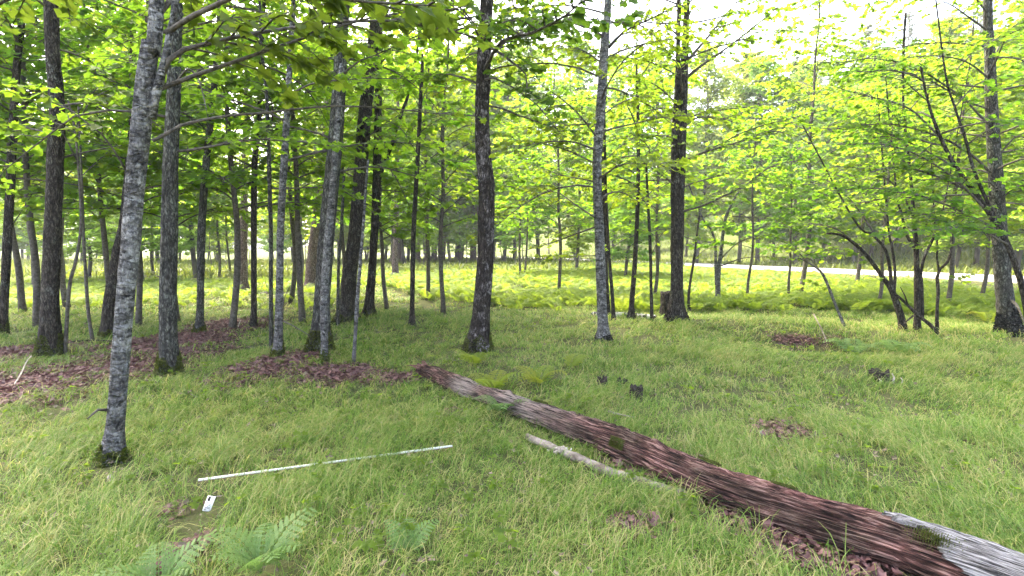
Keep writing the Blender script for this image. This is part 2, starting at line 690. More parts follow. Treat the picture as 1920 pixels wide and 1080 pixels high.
def log_line():
    P, R = [], []
    for px, py, hw in LOG:
        d = ghit(px, py + hw)
        Y = d[1] + 0.05
        p = at(px, py, Y)
        P.append(p)
        R.append(hw * 0.84 * Y / F)
    P, R = np.array(P), np.array(R)
    P = np.concatenate([P, [P[-1] + (P[-1] - P[-2]) * 1.4]])
    R = np.append(R, R[-1])
    return P, R


LOG_P, LOG_R = log_line()


def log_dist(x, y):
    best = np.full(np.shape(x), 9.0)
    for a, b in zip(LOG_P[:-1], LOG_P[1:]):
        d = b[:2] - a[:2]
        t = np.clip(((x - a[0]) * d[0] + (y - a[1]) * d[1]) / (d @ d), 0, 1)
        best = np.minimum(best, np.hypot(a[0] + t * d[0] - x, a[1] + t * d[1] - y))
    return best


# ------------------------------------------------------------------ grass
BARE = []        # (x, y, radius) spots without grass, filled below
CARD_C = ghit(391, 950)
BARE.append((CARD_C[0], CARD_C[1] - 0.20, 0.22))
for _px, _py, _r in ((490, 1095, .20), (305, 1125, .18), (770, 1020, .10), (350, 1045, .12)):
    _g = ghit(_px, _py)
    BARE.append((_g[0], _g[1], _r))


STK_A, STK_B = ghit(372, 912), ghit(848, 848)


def seg_dist(x, y, a, b):
    d = b[:2] - a[:2]
    t = np.clip(((x - a[0]) * d[0] + (y - a[1]) * d[1]) / (d @ d), 0, 1)
    return np.hypot(a[0] + t * d[0] - x, a[1] + t * d[1] - y)


def blades(x, y, length, width, lean_az, lean, rngl):
    """arching blades; 4 rows of 2 + tip"""
    N = len(x)
    z = ground_z(x, y) - 0.01
    base = np.stack([x, y, z], 1)
    d = np.stack([np.cos(lean_az), np.sin(lean_az), np.zeros(N)], 1)
    ts = np.array([0.0, 0.3, 0.58, 0.82, 1.0])
    ang0 = rngl.uniform(0.05, 0.45, N)
    pts = [base]
    p = base.copy()
    for a, b in zip(ts[:-1], ts[1:]):
        tm = (a + b) / 2
        ang = ang0 + lean * tm * tm * 0.9 + lean * 0.5 * tm
        st = (b - a) * length
        p = p + st[:, None] * (np.sin(ang)[:, None] * d + np.cos(ang)[:, None] * np.array([0, 0, 1.0]))
        pts.append(p)
    # width vector roughly across the lean, with some twist
    wa = lean_az + math.pi / 2 + rngl.normal(0, 0.5, N)
    w = np.stack([np.cos(wa), np.sin(wa), np.zeros(N)], 1) * (width / 2)[:, None]
    prof = [0.8, 1.0, 0.85, 0.55]
    rows = []
    for k in range(4):
        rows.append(pts[k] - w * prof[k])
        rows.append(pts[k] + w * prof[k])
    rows.append(pts[4])
    V = np.stack(rows, 1)
    o = (np.arange(N) * 9)[:, None]
    q = np.concatenate([o + np.array([[0, 1, 3, 2]]), o + np.array([[2, 3, 5, 4]]), o + np.array([[4, 5, 7, 6]])])
    t = o + np.array([[6, 7, 8]])
    return V.reshape(-1, 3), [q, t]


def build_grass():
    acc = Acc()
    r = np.random.default_rng(21)
    bands = [(1.9, 3.2, 5200, 0.0034, 0.235), (3.2, 5.0, 3600, 0.0040, 0.225), (5.0, 8.0, 2000, 0.0058, 0.21), (8.0, 13.0, 850, 0.0092, 0.20),
             (13.0, 20.0, 200, 0.018, 0.21), (20.0, 32.0, 75, 0.034, 0.26)]
    for y0, y1, dens, w, ln in bands:
        hw = 1.12 * y1 + 0.8
        area = 2 * hw * (y1 - y0)
        n_t = int(area * dens / 16)
        tx = r.uniform(-hw, hw, n_t)
        ty = r.uniform(y0, y1, n_t)
        ok = np.abs(tx) < 1.12 * ty + 0.8
        lm = litter_mask(tx, ty)
        ok &= r.random(n_t) > lm * 0.9
        dl = log_dist(tx, ty)
        ok &= dl > 0.13
        ok &= seg_dist(tx, ty, STK_A, STK_B) > 0.03
        for bx, by, br in BARE:
            ok &= np.hypot(tx - bx, ty - by) > br
        # thinner where straw shows
        thin = 0.5 + 0.55 * n2(tx, ty, 0.8, 8) + 0.5 * n2(tx, ty, 0.22, 18)
        ok &= r.random(n_t) < (0.22 + 1.25 * thin).clip(0.12, 1)
        ok &= road_dist(tx, ty) < -2.2
        tx, ty = tx[ok], ty[ok]
        nb = 16
        N = len(tx) * nb
        taz = r.uniform(0, 6.283, len(tx))
        hgt = (0.85 + 0.5 * n2(tx, ty, 1.1, 6) + 0.35 * n2(tx, ty, 0.35, 16) + r.normal(0, 0.2, len(tx))).clip(0.4, 1.8)
        flow = 2.2 * n2(tx, ty, 2.5, 7) + 0.8
        az = np.where(r.random(N) < 0.62, np.repeat(flow, nb) + r.normal(0, 0.75, N), r.uniform(0, 6.283, N))
        sp = 0.035 + w * 2.0
        x = np.repeat(tx, nb) + r.normal(0, sp, N)
        y = np.repeat(ty, nb) + r.normal(0, sp, N)
        length = ln * np.repeat(hgt, nb) * r.uniform(0.55, 1.25, N)
        lean = r.uniform(1.2, 2.9, N)
        width = w * r.uniform(0.6, 1.3, N)
        V, f = blades(x, y, length, width, az, lean, r)
        acc.put(V, f)
    o = setting("grass", acc.mesh("grass", M_GRASS), "stuff")
    # bright open meadow beyond the wood
    acc = Acc()
    n = 26000
    y = r.uniform(27, 62, n)
    x = r.uniform(-1.1, 0.75, n) * y
    ok = road_dist(x, y) < -2.5
    ok &= (x < 4) | (y > 34)
    x, y = x[ok], y[ok]
    N = len(x)
    V, f = blades(x, y, r.uniform(0.45, 0.85, N), r.uniform(0.05, 0.10, N), r.uniform(0, 6.283, N), r.uniform(0.4, 1.4, N), r)
    acc.put(V, f)
    n = 22000
    y = r.uniform(8, 90, n)
    x = r.uniform(0.0, 1.25, n) * y + 3
    rd = road_dist(x, y)
    ok = (rd > 2.2) & (rd < 30)
    x, y = x[ok], y[ok]
    N = len(x)
    V, f = blades(x, y, r.uniform(0.3, 0.7, N), r.uniform(0.05, 0.11, N), r.uniform(0, 6.283, N), r.uniform(0.4, 1.4, N), r)
    acc.put(V, f)
    setting("meadow_grass", acc.mesh("meadow_grass", M_MEADOW), "stuff")


build_grass()


# ------------------------------------------------------------------ dead leaves on the ground
def build_litter():
    acc = Acc()
    r = np.random.default_rng(5)
    for cx, cy, rx, ry in LITTER:
        n = int(min(14000, max(60, rx * ry * 3.14 * 2600)))
        x = cx + r.normal(0, 0.62, n) * rx
        y = cy + r.normal(0, 0.62, n) * ry
        ok = r.random(n) < litter_mask(x, y, 1.15) + 0.04
        x, y = x[ok], y[ok]
        N = len(x)
        if N == 0:
            continue
        pos = np.stack([x, y, ground_z(x, y) + r.uniform(0.004, 0.05, N)], 1)
        az = r.uniform(0, 6.283, N)
        axis = np.stack([np.cos(az), np.sin(az), r.normal(0, 0.35, N)], 1)
        nrm = norm(np.stack([r.normal(0, 0.45, N), r.normal(0, 0.45, N), np.ones(N)], 1))
        put_leaves(acc, LEAF_MID, pos, axis, nrm, (0.016 + 0.045 * r.random(N) ** 1.6))
    n = 6500     # strays in the grass
    y = r.uniform(2.2, 12, n) ** 1.0
    x = r.uniform(-1.1, 1.1, n) * y
    pos = np.stack([x, y, ground_z(x, y) + r.uniform(0.005, 0.06, n)], 1)
    az = r.uniform(0, 6.283, n)
    axis = np.stack([np.cos(az), np.sin(az), r.normal(0, 0.4, n)], 1)
    nrm = norm(np.stack([r.normal(0, 0.5, n), r.normal(0, 0.5, n), np.ones(n)], 1))
    put_leaves(acc, LEAF_MID, pos, axis, nrm, (0.014 + 0.032 * r.random(n) ** 2), 1)
    setting("fallen_leaves", acc.mesh("fallen_leaves", [M_LITTER, M_TAN]), "stuff")


build_litter()


def build_weeds():
    acc = Acc()
    r = np.random.default_rng(77)
    n = 420
    y = r.uniform(2.3, 13, n)
    x = r.uniform(-1.1, 1.1, n) * y
    ok = (log_dist(x, y) > 0.25) & (litter_mask(x, y) < 0.8) & (n2(x, y, 1.6, 33) > -0.25)
    for cx, cy_ in zip(x[ok], y[ok]):
        m = r.integers(3, 8)
        h = r.uniform(0.08, 0.2)
        az = r.uniform(0, 6.283, m)
        z0 = gz(cx, cy_)
        pos = np.stack([cx + 0.02 * np.cos(az), cy_ + 0.02 * np.sin(az), z0 + h * r.uniform(0.7, 1.0, m)], 1)
        axis = np.stack([np.cos(az), np.sin(az), r.normal(-0.1, 0.25, m)], 1)
        put_leaves(acc, LEAF_MID, pos, axis, norm(np.stack([r.normal(0, 0.3, m), r.normal(0, 0.3, m), np.ones(m)], 1)), r.uniform(0.025, 0.06, m))
        V, f = tube(np.array([[cx, cy_, z0 - 0.01], [cx, cy_, z0 + h * 0.9]]), np.array([0.0022, 0.0014]), 3, cap=False)
        acc.put(V, f)
    setting("seedling_weeds", acc.mesh("seedling_weeds", M_LEAF), "stuff")


build_weeds()


# ------------------------------------------------------------------ ferns
def frond(L, npin, arch, width, droop=0.2, twice=False):
    """one frond in the XZ plane, base at the origin, growing towards +X"""
    acc = Acc()
    t = np.linspace(0, 1, npin + 2)
    ang = 1.15 - arch * t * t - 0.35 * arch * t
    d = np.stack([np.cos(ang), 0 * t, np.sin(ang)], 1) * (L / (npin + 1))
    P = np.concatenate([[np.zeros(3)], np.cumsum(d, 0)[:-1]])
    V, f = tube(P, np.linspace(0.006, 0.0015, len(P)) * (L / 0.7), 3, cap=False)
    acc.put(V, f)
    for i in range(2, len(P) - 1):
        tt = t[i]
        s = (tt - t[2]) / (1 - t[2])
        ln = width * L * (1 - s) ** 0.8 * min(1, 0.65 + s * 3) + 0.02 * L
        tang = norm(P[i + 1] - P[i - 1])
        up = np.cross(tang, [0, -1.0, 0])
        for sg in (-1, 1):
            dr = norm(np.array([0.45 * tang[0], sg, 0.45 * tang[2]]) - np.array([0, 0, droop]))
            if twice and ln > 0.05 * L:
                m = max(4, int(ln / (0.040 * L)))
                for j in range(1, m + 1):
                    u = j / (m + 0.5)
                    pl = 0.17 * ln * (1 - u) ** 0.7 + 0.016 * L
                    c = P[i] + dr * ln * u + np.array([0, 0, -0.12 * ln * u * u])
                    for s2 in (-1, 1):
                        d2 = norm(tang * s2 * 0.9 + dr * 0.5)
                        wv = dr * 0.017 * L
                        V = np.array([c - wv, c + d2 * pl * 0.6 - wv * 0.8, c + d2 * pl, c + d2 * pl * 0.6 + wv * 0.8, c + wv])
                        acc.put(V, [np.array([[0, 1, 2, 3, 4]])])
                V = np.array([P[i] - tang * 0.002, P[i] + dr * ln, P[i] + tang * 0.002])
                acc.put(V, [np.array([[0, 1, 2]])])
            else:
                tip = P[i] + dr * ln + np.array([0, 0, -droop * 0.5 * ln])
                w = tang * (0.42 * L / (npin + 1))
                mid = P[i] + dr * ln * 0.45
                V = np.array([P[i], mid - w, tip, mid + w])
                acc.put(V, [np.array([[0, 1, 2, 3]])])
    return acc


def build_fern_bed():
    r = np.random.default_rng(11)
    temps = []
    for i in range(5):
        a = frond(1.0, 9, r.uniform(1.1, 1.9), r.uniform(0.30, 0.42), r.uniform(0.05, 0.3))
        V = np.concatenate(a.V)
        temps.append((V, {k: np.concatenate(v) for k, v in a.G.items()}))
    acc = Acc()

    def bed(poly_fn, n, xr, yr, h0, h1):
        y = r.uniform(yr[0] ** 0.5, yr[1] ** 0.5, n) ** 2
        x = r.uniform(xr[0], xr[1], n) * y
        keep = poly_fn(x, y) > r.random(n)
        keep &= road_dist(x, y) < -4.2
        x, y = x[keep], y[keep]
        for v, (TV, TG) in enumerate(temps):
            sel = np.arange(len(x)) % 5 == v
            xs, ys = np.repeat(x[sel], 4), np.repeat(y[sel], 4)
            k = len(xs)
            if not k:
                continue
            az = r.uniform(0, 6.283, k)
            s = r.uniform(h0, h1, k) * (0.8 + 0.3 * n2(xs, ys, 2.0, 12))
            c, sn = np.cos(az), np.sin(az)
            W = np.empty((k, len(TV), 3))
            W[:, :, 0] = s[:, None] * (c[:, None] * TV[None, :, 0] - sn[:, None] * TV[None, :, 1]) + xs[:, None] + 0.04 * c[:, None]
            W[:, :, 1] = s[:, None] * (sn[:, None] * TV[None, :, 0] + c[:, None] * TV[None, :, 1]) + ys[:, None] + 0.04 * sn[:, None]
            W[:, :, 2] = s[:, None] * 0.95 * TV[None, :, 2] + ground_z(xs, ys)[:, None] + 0.02
            off = (np.arange(k) * len(TV))[:, None, None]
            acc.put(W.reshape(-1, 3), [(f[None] + off).reshape(-1, f.shape[1]) for f in TG.values()])

    def right(x, y):
        px = 960 + 960 * x / y
        edge = np.interp(px, [640, 760, 900, 1100, 1300, 1500, 1650, 1800, 2000], [22, 17.5, 13.8, 12.6, 12.2, 12.4, 12.0, 11.2, 10.5])
        edge = edge + 0.9 * n2(x, y, 1.6, 13)
        return sstep(-0.5, 1.6, y - edge) * 0.96 * (px > 620)

    def left(x, y):
        px = 960 + 960 * x / y
        return sstep(0, 1.5, y - 13.0 - 1.0 * n2(x, y, 1.5, 14)) * (0.30 + 0.5 * (px < 330) + 0.3 * n2(x, y, 2.5, 15)) * (y < 26)

    bed(right, 7000, (-0.35, 1.12), (11, 44), 0.5, 0.85)
    bed(left, 2300, (-1.15, -0.3), (12.5, 27), 0.4, 0.65)
    setting("bracken_bed", acc.mesh("bracken_bed", M_FERN), "stuff")


build_fern_bed()


def fern_plant(label, p, n, L, az0=None, seed=0, material=None, twice=True, spread=6.283, tilt=(1.4, 1.9), group=None):
    r = np.random.default_rng(seed)
    root = thing("fern", label, "fern", p, group=group)
    for i in range(n):
        a = frond(L * r.uniform(0.8, 1.1), 11 if twice else 12, r.uniform(*tilt), r.uniform(0.36, 0.46), r.uniform(0.05, 0.22), twice)
        me = a.mesh("frond", material or M_FERN_COOL)
        o = add("frond", me, root, (0, 0, 0))
        az = (az0 if az0 is not None else 0) + (i - (n - 1) / 2) * spread / n + r.normal(0, 0.12)
        o.rotation_euler = (0, 0, az)
    return root


fern_plant("large lacy fern in front, between the hole full of dead leaves and the grass", ghit(490, 1098) + np.array([0, 0, .06]), 6, 0.35, 0.3, 3, tilt=(1.0, 1.3))
fern_plant("lacy fern at the picture's lower edge before the hole of dead leaves", ghit(300, 1135) + np.array([0, 0, .05]), 5, 0.31, 1.0, 4, tilt=(1.0, 1.3))
fern_plant("small fern of three narrow fronds alone in straw grass before the measuring stick", ghit(765, 1040), 3, 0.24, 1.5, 5, spread=3.0, tilt=(1.0, 1.3))
fern_plant("pale fern at the foot of the central dark trunk above the log", ghit(890, 688), 4, 0.50, 0.5, 6, M_FERN)
fern_plant("yellow-green fern just behind the pale middle stretch of the fallen log", ghit(925, 735), 4, 0.48, 0.5, 7, M_FERN)
fern_plant("fern arching over the grass beyond the log, next to the fern behind its pale stretch", ghit(1010, 725), 4, 0.50, 0.3, 8, M_FERN)
fern_plant("lone bleached fern standing midway between central trunk and black stubs", ghit(1065, 695), 2, 0.42, 0.3, 9, M_FERN, spread=2.0)
fern_plant("dark drooping fern growing from beneath the log's near side under its pale stretch", ghit(945, 778), 4, 0.36, 4.4, 10, M_FERN_COOL, spread=3.4)
fern_plant("pale bluish fern in the hollow below the leaning thin sapling", ghit(1600, 668), 6, 0.62, 0.5, 12, M_FERN_COOL, False)
fern_plant("low green fern spreading towards the big trunk beside the hollow", ghit(1680, 668), 6, 0.55, 0.9, 13, M_FERN_COOL, False)
fern_plant("upright green bracken between the twin dark stems and the slim trunk behind birch log", ghit(1165, 590), 7, 0.85, 0.2, 14, M_FERN, False, tilt=(0.7, 1.3))
fern_plant("bushy bracken pressed against the black footed trunk", ghit(1855, 610), 6, 0.7, 0.2, 15, M_FERN, False)


# ------------------------------------------------------------------ trees
def bark_tube(P, R, k, rough=0.06, flare=0.5, seed=0, step=0.07, lobes=5, knob=0.06):
    P, R = resample(P, R, step)
    n = len(P)
    th = np.arange(k) * 2 * math.pi / k
    h = P[:, 2] - P[0, 2]
    TH = np.repeat(th[None], n, 0)
    H = np.repeat(h[:, None], k, 1)
    q = np.stack([np.cos(TH).ravel() * 2.2 + seed * 3.1, np.sin(TH).ravel() * 2.2, (H * 2.2).ravel()], 1)
    big = vnoise(q * np.array([1, 1, 1.0])).reshape(n, k)
    fine = vnoise(q * np.array([3.2, 3.2, 4.0]) + 7).reshape(n, k)
    ridge = 1 - np.abs(vnoise(np.stack([np.cos(TH).ravel() * 6 + seed, np.sin(TH).ravel() * 6, (H * 3.0).ravel()], 1))).reshape(n, k)
    rad = R[:, None] * (1 + rough * fine + knob * big + rough * 0.9 * (ridge - 0.7))
    r0 = R[min(n - 1, 4)]
    fl = np.exp(-H / (0.9 * r0 + 0.05)) * flare
    rad *= 1 + fl * (0.7 + 0.5 * np.cos(lobes * TH + seed) + 0.2 * big)
    # sink the foot a little
    P = P.copy()
    P[0, 2] -= 0.06
    return tube(P, rad, k)


def moss_part(V, k, h, n, material, seed, parent, name="moss"):
    """short tufts clothing the foot of a trunk (V: rings of k vertices), ragged at the top"""
    r = np.random.default_rng(seed)
    G = V[:(len(V) - 2) // k * k].reshape(-1, k, 3)
    zr = G[:, :, 2].mean(1) - 0.0
    z = -0.02 + (h * 1.25) * r.random(n * 3) ** 1.25
    a = r.uniform(0, k, n * 3)
    th = a * 6.283 / k
    q = np.stack([np.cos(th) * 1.6 + seed, np.sin(th) * 1.6, z * 4], 1)
    lim = h * (0.75 + 0.6 * vnoise(q))
    ok = z < lim
    z, a = z[ok], a[ok]
    ri = np.interp(z, zr, np.arange(len(zr))).clip(0, len(zr) - 1.001)
    i0 = ri.astype(int)
    fi = (ri - i0)[:, None]
    a0 = a.astype(int) % k
    a1 = (a0 + 1) % k
    fa = (a - a.astype(int))[:, None]
    pos = (G[i0, a0] * (1 - fa) + G[i0, a1] * fa) * (1 - fi) + (G[i0 + 1, a0] * (1 - fa) + G[i0 + 1, a1] * fa) * fi
    C = G.mean(1)
    cen = C[i0] * (1 - fi) + C[i0 + 1] * fi
    out = norm((pos - cen) * np.array([1, 1, 0]))
    pos = pos - out * 0.004
    m = len(pos)
    axis = norm(np.stack([r.normal(0, 0.5, m), r.normal(0, 0.5, m), r.uniform(-0.3, 1, m)], 1) + out * 0.9)
    acc = Acc()
    put_leaves(acc, LEAF_FAR, pos, axis, out + 0.4 * r.normal(size=out.shape), r.uniform(0.014, 0.036, m))
    return add(name, acc.mesh(name, material), parent)


def limb(p, az, el, L, r, nseg=6, droop=0.5, wob=0.12):
    pts = [np.array(p, float)]
    a, e = az, el
    for i in range(nseg):
        d = np.array([math.cos(a) * math.cos(e), math.sin(a) * math.cos(e), math.sin(e)])
        pts.append(pts[-1] + d * L / nseg)
        a += r.normal(0, wob)
        e += -droop / nseg + r.normal(0, wob * 0.6)
    return np.array(pts)


def spray(P, r, acc_w, acc_l, kind, leaf, twig_sp=0.2, leaf_sp=0.07, tl=0.5, start=0.2, r0=0.012, twig_k=3, flat=0.55, per=1.0):
    """side twigs with leaves along a limb polyline P"""
    seg = np.linalg.norm(np.diff(P, axis=0), axis=1)
    cum = np.concatenate([[0], np.cumsum(seg)])
    Lt = cum[-1]
    s = start * Lt + r.uniform(0, twig_sp)
    sg = 1
    pos, ax, nr = [], [], []
    while s < Lt:
        t = s / Lt
        i = min(len(seg) - 1, np.searchsorted(cum, s) - 1)
        c = P[i] + (P[i + 1] - P[i]) * ((s - cum[i]) / seg[i])
        tg = norm(P[i + 1] - P[i])
        az = math.atan2(tg[1], tg[0]) + sg * r.uniform(0.5, 1.1)
        ln = tl * (1.15 - 0.75 * t) * r.uniform(0.6, 1.25)
        Q = limb(c, az, r.normal(0.12, 0.18), ln, r, 3, 0.45, 0.15)
        V, f = tube(Q, np.linspace(r0 * 0.5, r0 * 0.12, len(Q)), twig_k, cap=False)
        acc_w.put(V, f)
        m = max(2, int(ln / leaf_sp * per))
        u = np.sort(r.uniform(0.12, 1.0, m))
        q = Q[0] + 0 * u[:, None]
        idx = np.minimum((u * 3).astype(int), 2)
        q = Q[idx] + (Q[idx + 1] - Q[idx]) * (u * 3 - idx)[:, None]
        la = az + np.where(np.arange(m) % 2, 1, -1) * r.uniform(0.3, 1.1, m)
        pos.append(q)
        ax.append(np.stack([np.cos(la), np.sin(la), r.normal(-0.28, 0.22, m)], 1))
        sg = -sg
        s += twig_sp * r.uniform(0.6, 1.4)
    if not pos:
        return
    pos, ax = np.concatenate(pos), np.concatenate(ax)
    N = len(pos)
    nrm = norm(np.stack([r.normal(0, flat, N), r.normal(0, flat, N), np.ones(N)], 1))
    put_leaves(acc_l, kind, pos, ax, nrm, leaf * r.uniform(0.65, 1.2, N))


def understory(seed, H, lo, R, nb, leaf, kind=LEAF_MID, twig_sp=0.155, leaf_sp=0.06, lean=0.0, r0=0.05, el0=0.55):
    """a young maple: trunk mesh (with limbs) and crown mesh"""
    r = np.random.default_rng(seed)
    wood, leaves = Acc(), Acc()
    n = 9
    z = np.linspace(0, H, n)
    tp = np.stack([np.cumsum(r.normal(0, 0.035 * H / 6, n)) + lean * z, np.cumsum(r.normal(0, 0.035 * H / 6, n)), z], 1)
    tr = r0 * (1 - z / H) ** 0.7 + 0.008
    V, f = bark_tube(tp, tr, 8, 0.05, 0.35, seed, 0.25)
    wood.put(V, f)
    for i in range(nb):
        t = (i + r.uniform(0, 0.9)) / nb
        h = lo + (H - lo) * t * 0.97
        c = np.array([np.interp(h, z, tp[:, k]) for k in range(3)])
        az = i * 2.4 + r.normal(0, 0.4)
        prof = (1 - t) ** 0.6 * min(1.0, 0.7 + 1.2 * t)
        L = R * prof * r.uniform(0.7, 1.15) + 0.3
        rr = max(0.006, 0.35 * np.interp(h, z, tr))
        P = limb(c, az, el0 * r.uniform(0.5, 1.2) + 0.5 * t, L, r, 6, 0.7, 0.13)
        V, f = tube(P, np.linspace(rr, 0.003, len(P)), 5, cap=False)
        wood.put(V, f)
        spray(P, r, wood, leaves, kind, leaf, twig_sp, leaf_sp, 0.42 * L + 0.22, 0.15, rr)
    P = tp[-3:]
    spray(P, r, wood, leaves, kind, leaf, 0.15, leaf_sp, 0.5, 0.0, 0.01)
    return wood, leaves


def tall_crown(seed, H, lo, R, nb, leaf, per, kind=LEAF_FAR, r0=0.16, squash=0.16, bark_k=7, dome=True):
    """a forest tree seen as a whole: trunk mesh and a crown of layered leaf sprays"""
    r = np.random.default_rng(seed)
    wood, leaves = Acc(), Acc()
    n = 9
    z = np.linspace(0, H, n)
    tp = np.stack([np.cumsum(r.normal(0, 0.10, n)), np.cumsum(r.normal(0, 0.10, n)), z], 1)
    tp[0, :2] = 0
    tr = r0 * (1 - z / H * 0.85) ** 0.8
    V, f = bark_tube(tp, tr, bark_k, 0.05, 0.35, seed, 0.5)
    wood.put(V, f)
    pos, ax = [], []
    for i in range(nb):
        t = (i + r.uniform(0, 0.9)) / nb
        h = lo + (H - lo) * t * 0.98
        c = np.array([np.interp(h, z, tp[:, k]) for k in range(3)])
        az = i * 2.4 + r.normal(0, 0.5)
        prof = math.sqrt(max(0.03, 1 - t * t)) * min(1, 0.6 + 1.5 * t) if dome else (1 - t) * 0.95 + 0.08
        L = R * prof * r.uniform(0.6, 1.15) + 0.3
        P = limb(c, az, r.uniform(0.15, 0.6) + 0.4 * t, L, r, 5, 0.6, 0.15)
        rr = 0.30 * np.interp(h, z, tr) + 0.004
        V, f = tube(P, np.linspace(rr, 0.005, len(P)), 4, cap=False)
        wood.put(V, f)
        m = int(per * (0.4 + 0.6 * L / R))
        u = r.uniform(0.18, 1.05, m).clip(0, 1)
        ii = np.minimum((u * 5).astype(int), 4)
        q = P[ii] + (P[ii + 1] - P[ii]) * (u * 5 - ii)[:, None]
        sp = 0.24 * L * (1.1 - 0.5 * u) + 0.12
        # leaves gather on side twigs: a few offsets per limb, then small scatter
        k = max(3, int(L * 3.2))
        offs = r.normal(0, 1, (k, 3)) * np.array([1, 1, squash * 1.6])
        q = q + offs[r.integers(0, k, m)] * sp[:, None] + r.normal(0, 1, (m, 3)) * np.array([0.16, 0.16, 0.05]) * (0.5 + sp[:, None])
        pos.append(q)
        la = r.uniform(0, 6.283, m)
        ax.append(np.stack([np.cos(la), np.sin(la), r.normal(-0.3, 0.3, m)], 1))
    pos, ax = np.concatenate(pos), np.concatenate(ax)
    N = len(pos)
    nrm = norm(np.stack([r.normal(0, 0.4, N), r.normal(0, 0.4, N), np.ones(N)], 1))
    put_leaves(leaves, kind, pos, ax, nrm, leaf * r.uniform(0.6, 1.3, N))
    return wood, leaves


def pair(name, wl, bmat, lmat):
    return (wl[0].mesh(name + "_trunk", bmat, True), wl[1].mesh(name + "_crown", lmat))


T_YOUNG = [pair("young_maple", understory(100 + i, H, lo, R, nb, 0.125, r0=r0), M_TWIG, M_LEAF) for i, (H, lo, R, nb, r0) in enumerate(
    [(8.0, 2.0, 2.5, 40, 0.055), (7.0, 1.8, 2.2, 36, 0.045), (9.0, 2.4, 2.7, 42, 0.06), (6.0, 1.5, 1.9, 32, 0.04), (8.5, 2.8, 2.4, 38, 0.055)])]
T_SAPLING = [pair("sapling", understory(200 + i, H, lo, R, nb, 0.11, r0=r0, twig_sp=0.14), M_TWIG, M_LEAF) for i, (H, lo, R, nb, r0) in enumerate(
    [(3.6, 1.0, 1.2, 20, 0.022), (4.4, 1.3, 1.4, 24, 0.026), (3.0, 0.8, 1.1, 18, 0.018)])]
T_TALL = [pair("maple", tall_crown(300 + i, H, lo, R, nb, 0.21, per, r0=r0), M_FARBARK, M_LEAF_FAR) for i, (H, lo, R, nb, per, r0) in enumerate(
    [(15, 1.7, 3.2, 50, 430, 0.15), (17, 2.2, 3.5, 52, 430, 0.17), (13, 1.3, 3.0, 46, 400, 0.12), (16, 1.8, 3.0, 50, 430, 0.15)])]
T_PINE = [pair("pine", tall_crown(400 + i, H, lo, R, nb, 0.24, per, r0=r0, squash=0.10, dome=False), M_PINE, M_NEEDLE) for i, (H, lo, R, nb, per, r0) in enumerate(
    [(19, 9.0, 2.2, 34, 120, 0.20), (17, 7.5, 2.0, 34, 120, 0.17)])]
T_CANOPY = [tall_crown(500 + i, 7.5, 0.4, 3.4, 34, 0.20, 62, r0=0.07)[1].mesh("canopy_crown", M_LEAF_FAR) for i in range(3)]


def put_tree(name, label, cat, tpl, p, s, rz, group=None, sx=None, bark_mat=None):
    root = thing(name, label, cat, p, rz, group)
    t = add("trunk", tpl[0], root)
    c = add("crown", tpl[1], root)
    for o in (t, c):
        o.scale = (sx or s, sx or s, s)
    return root


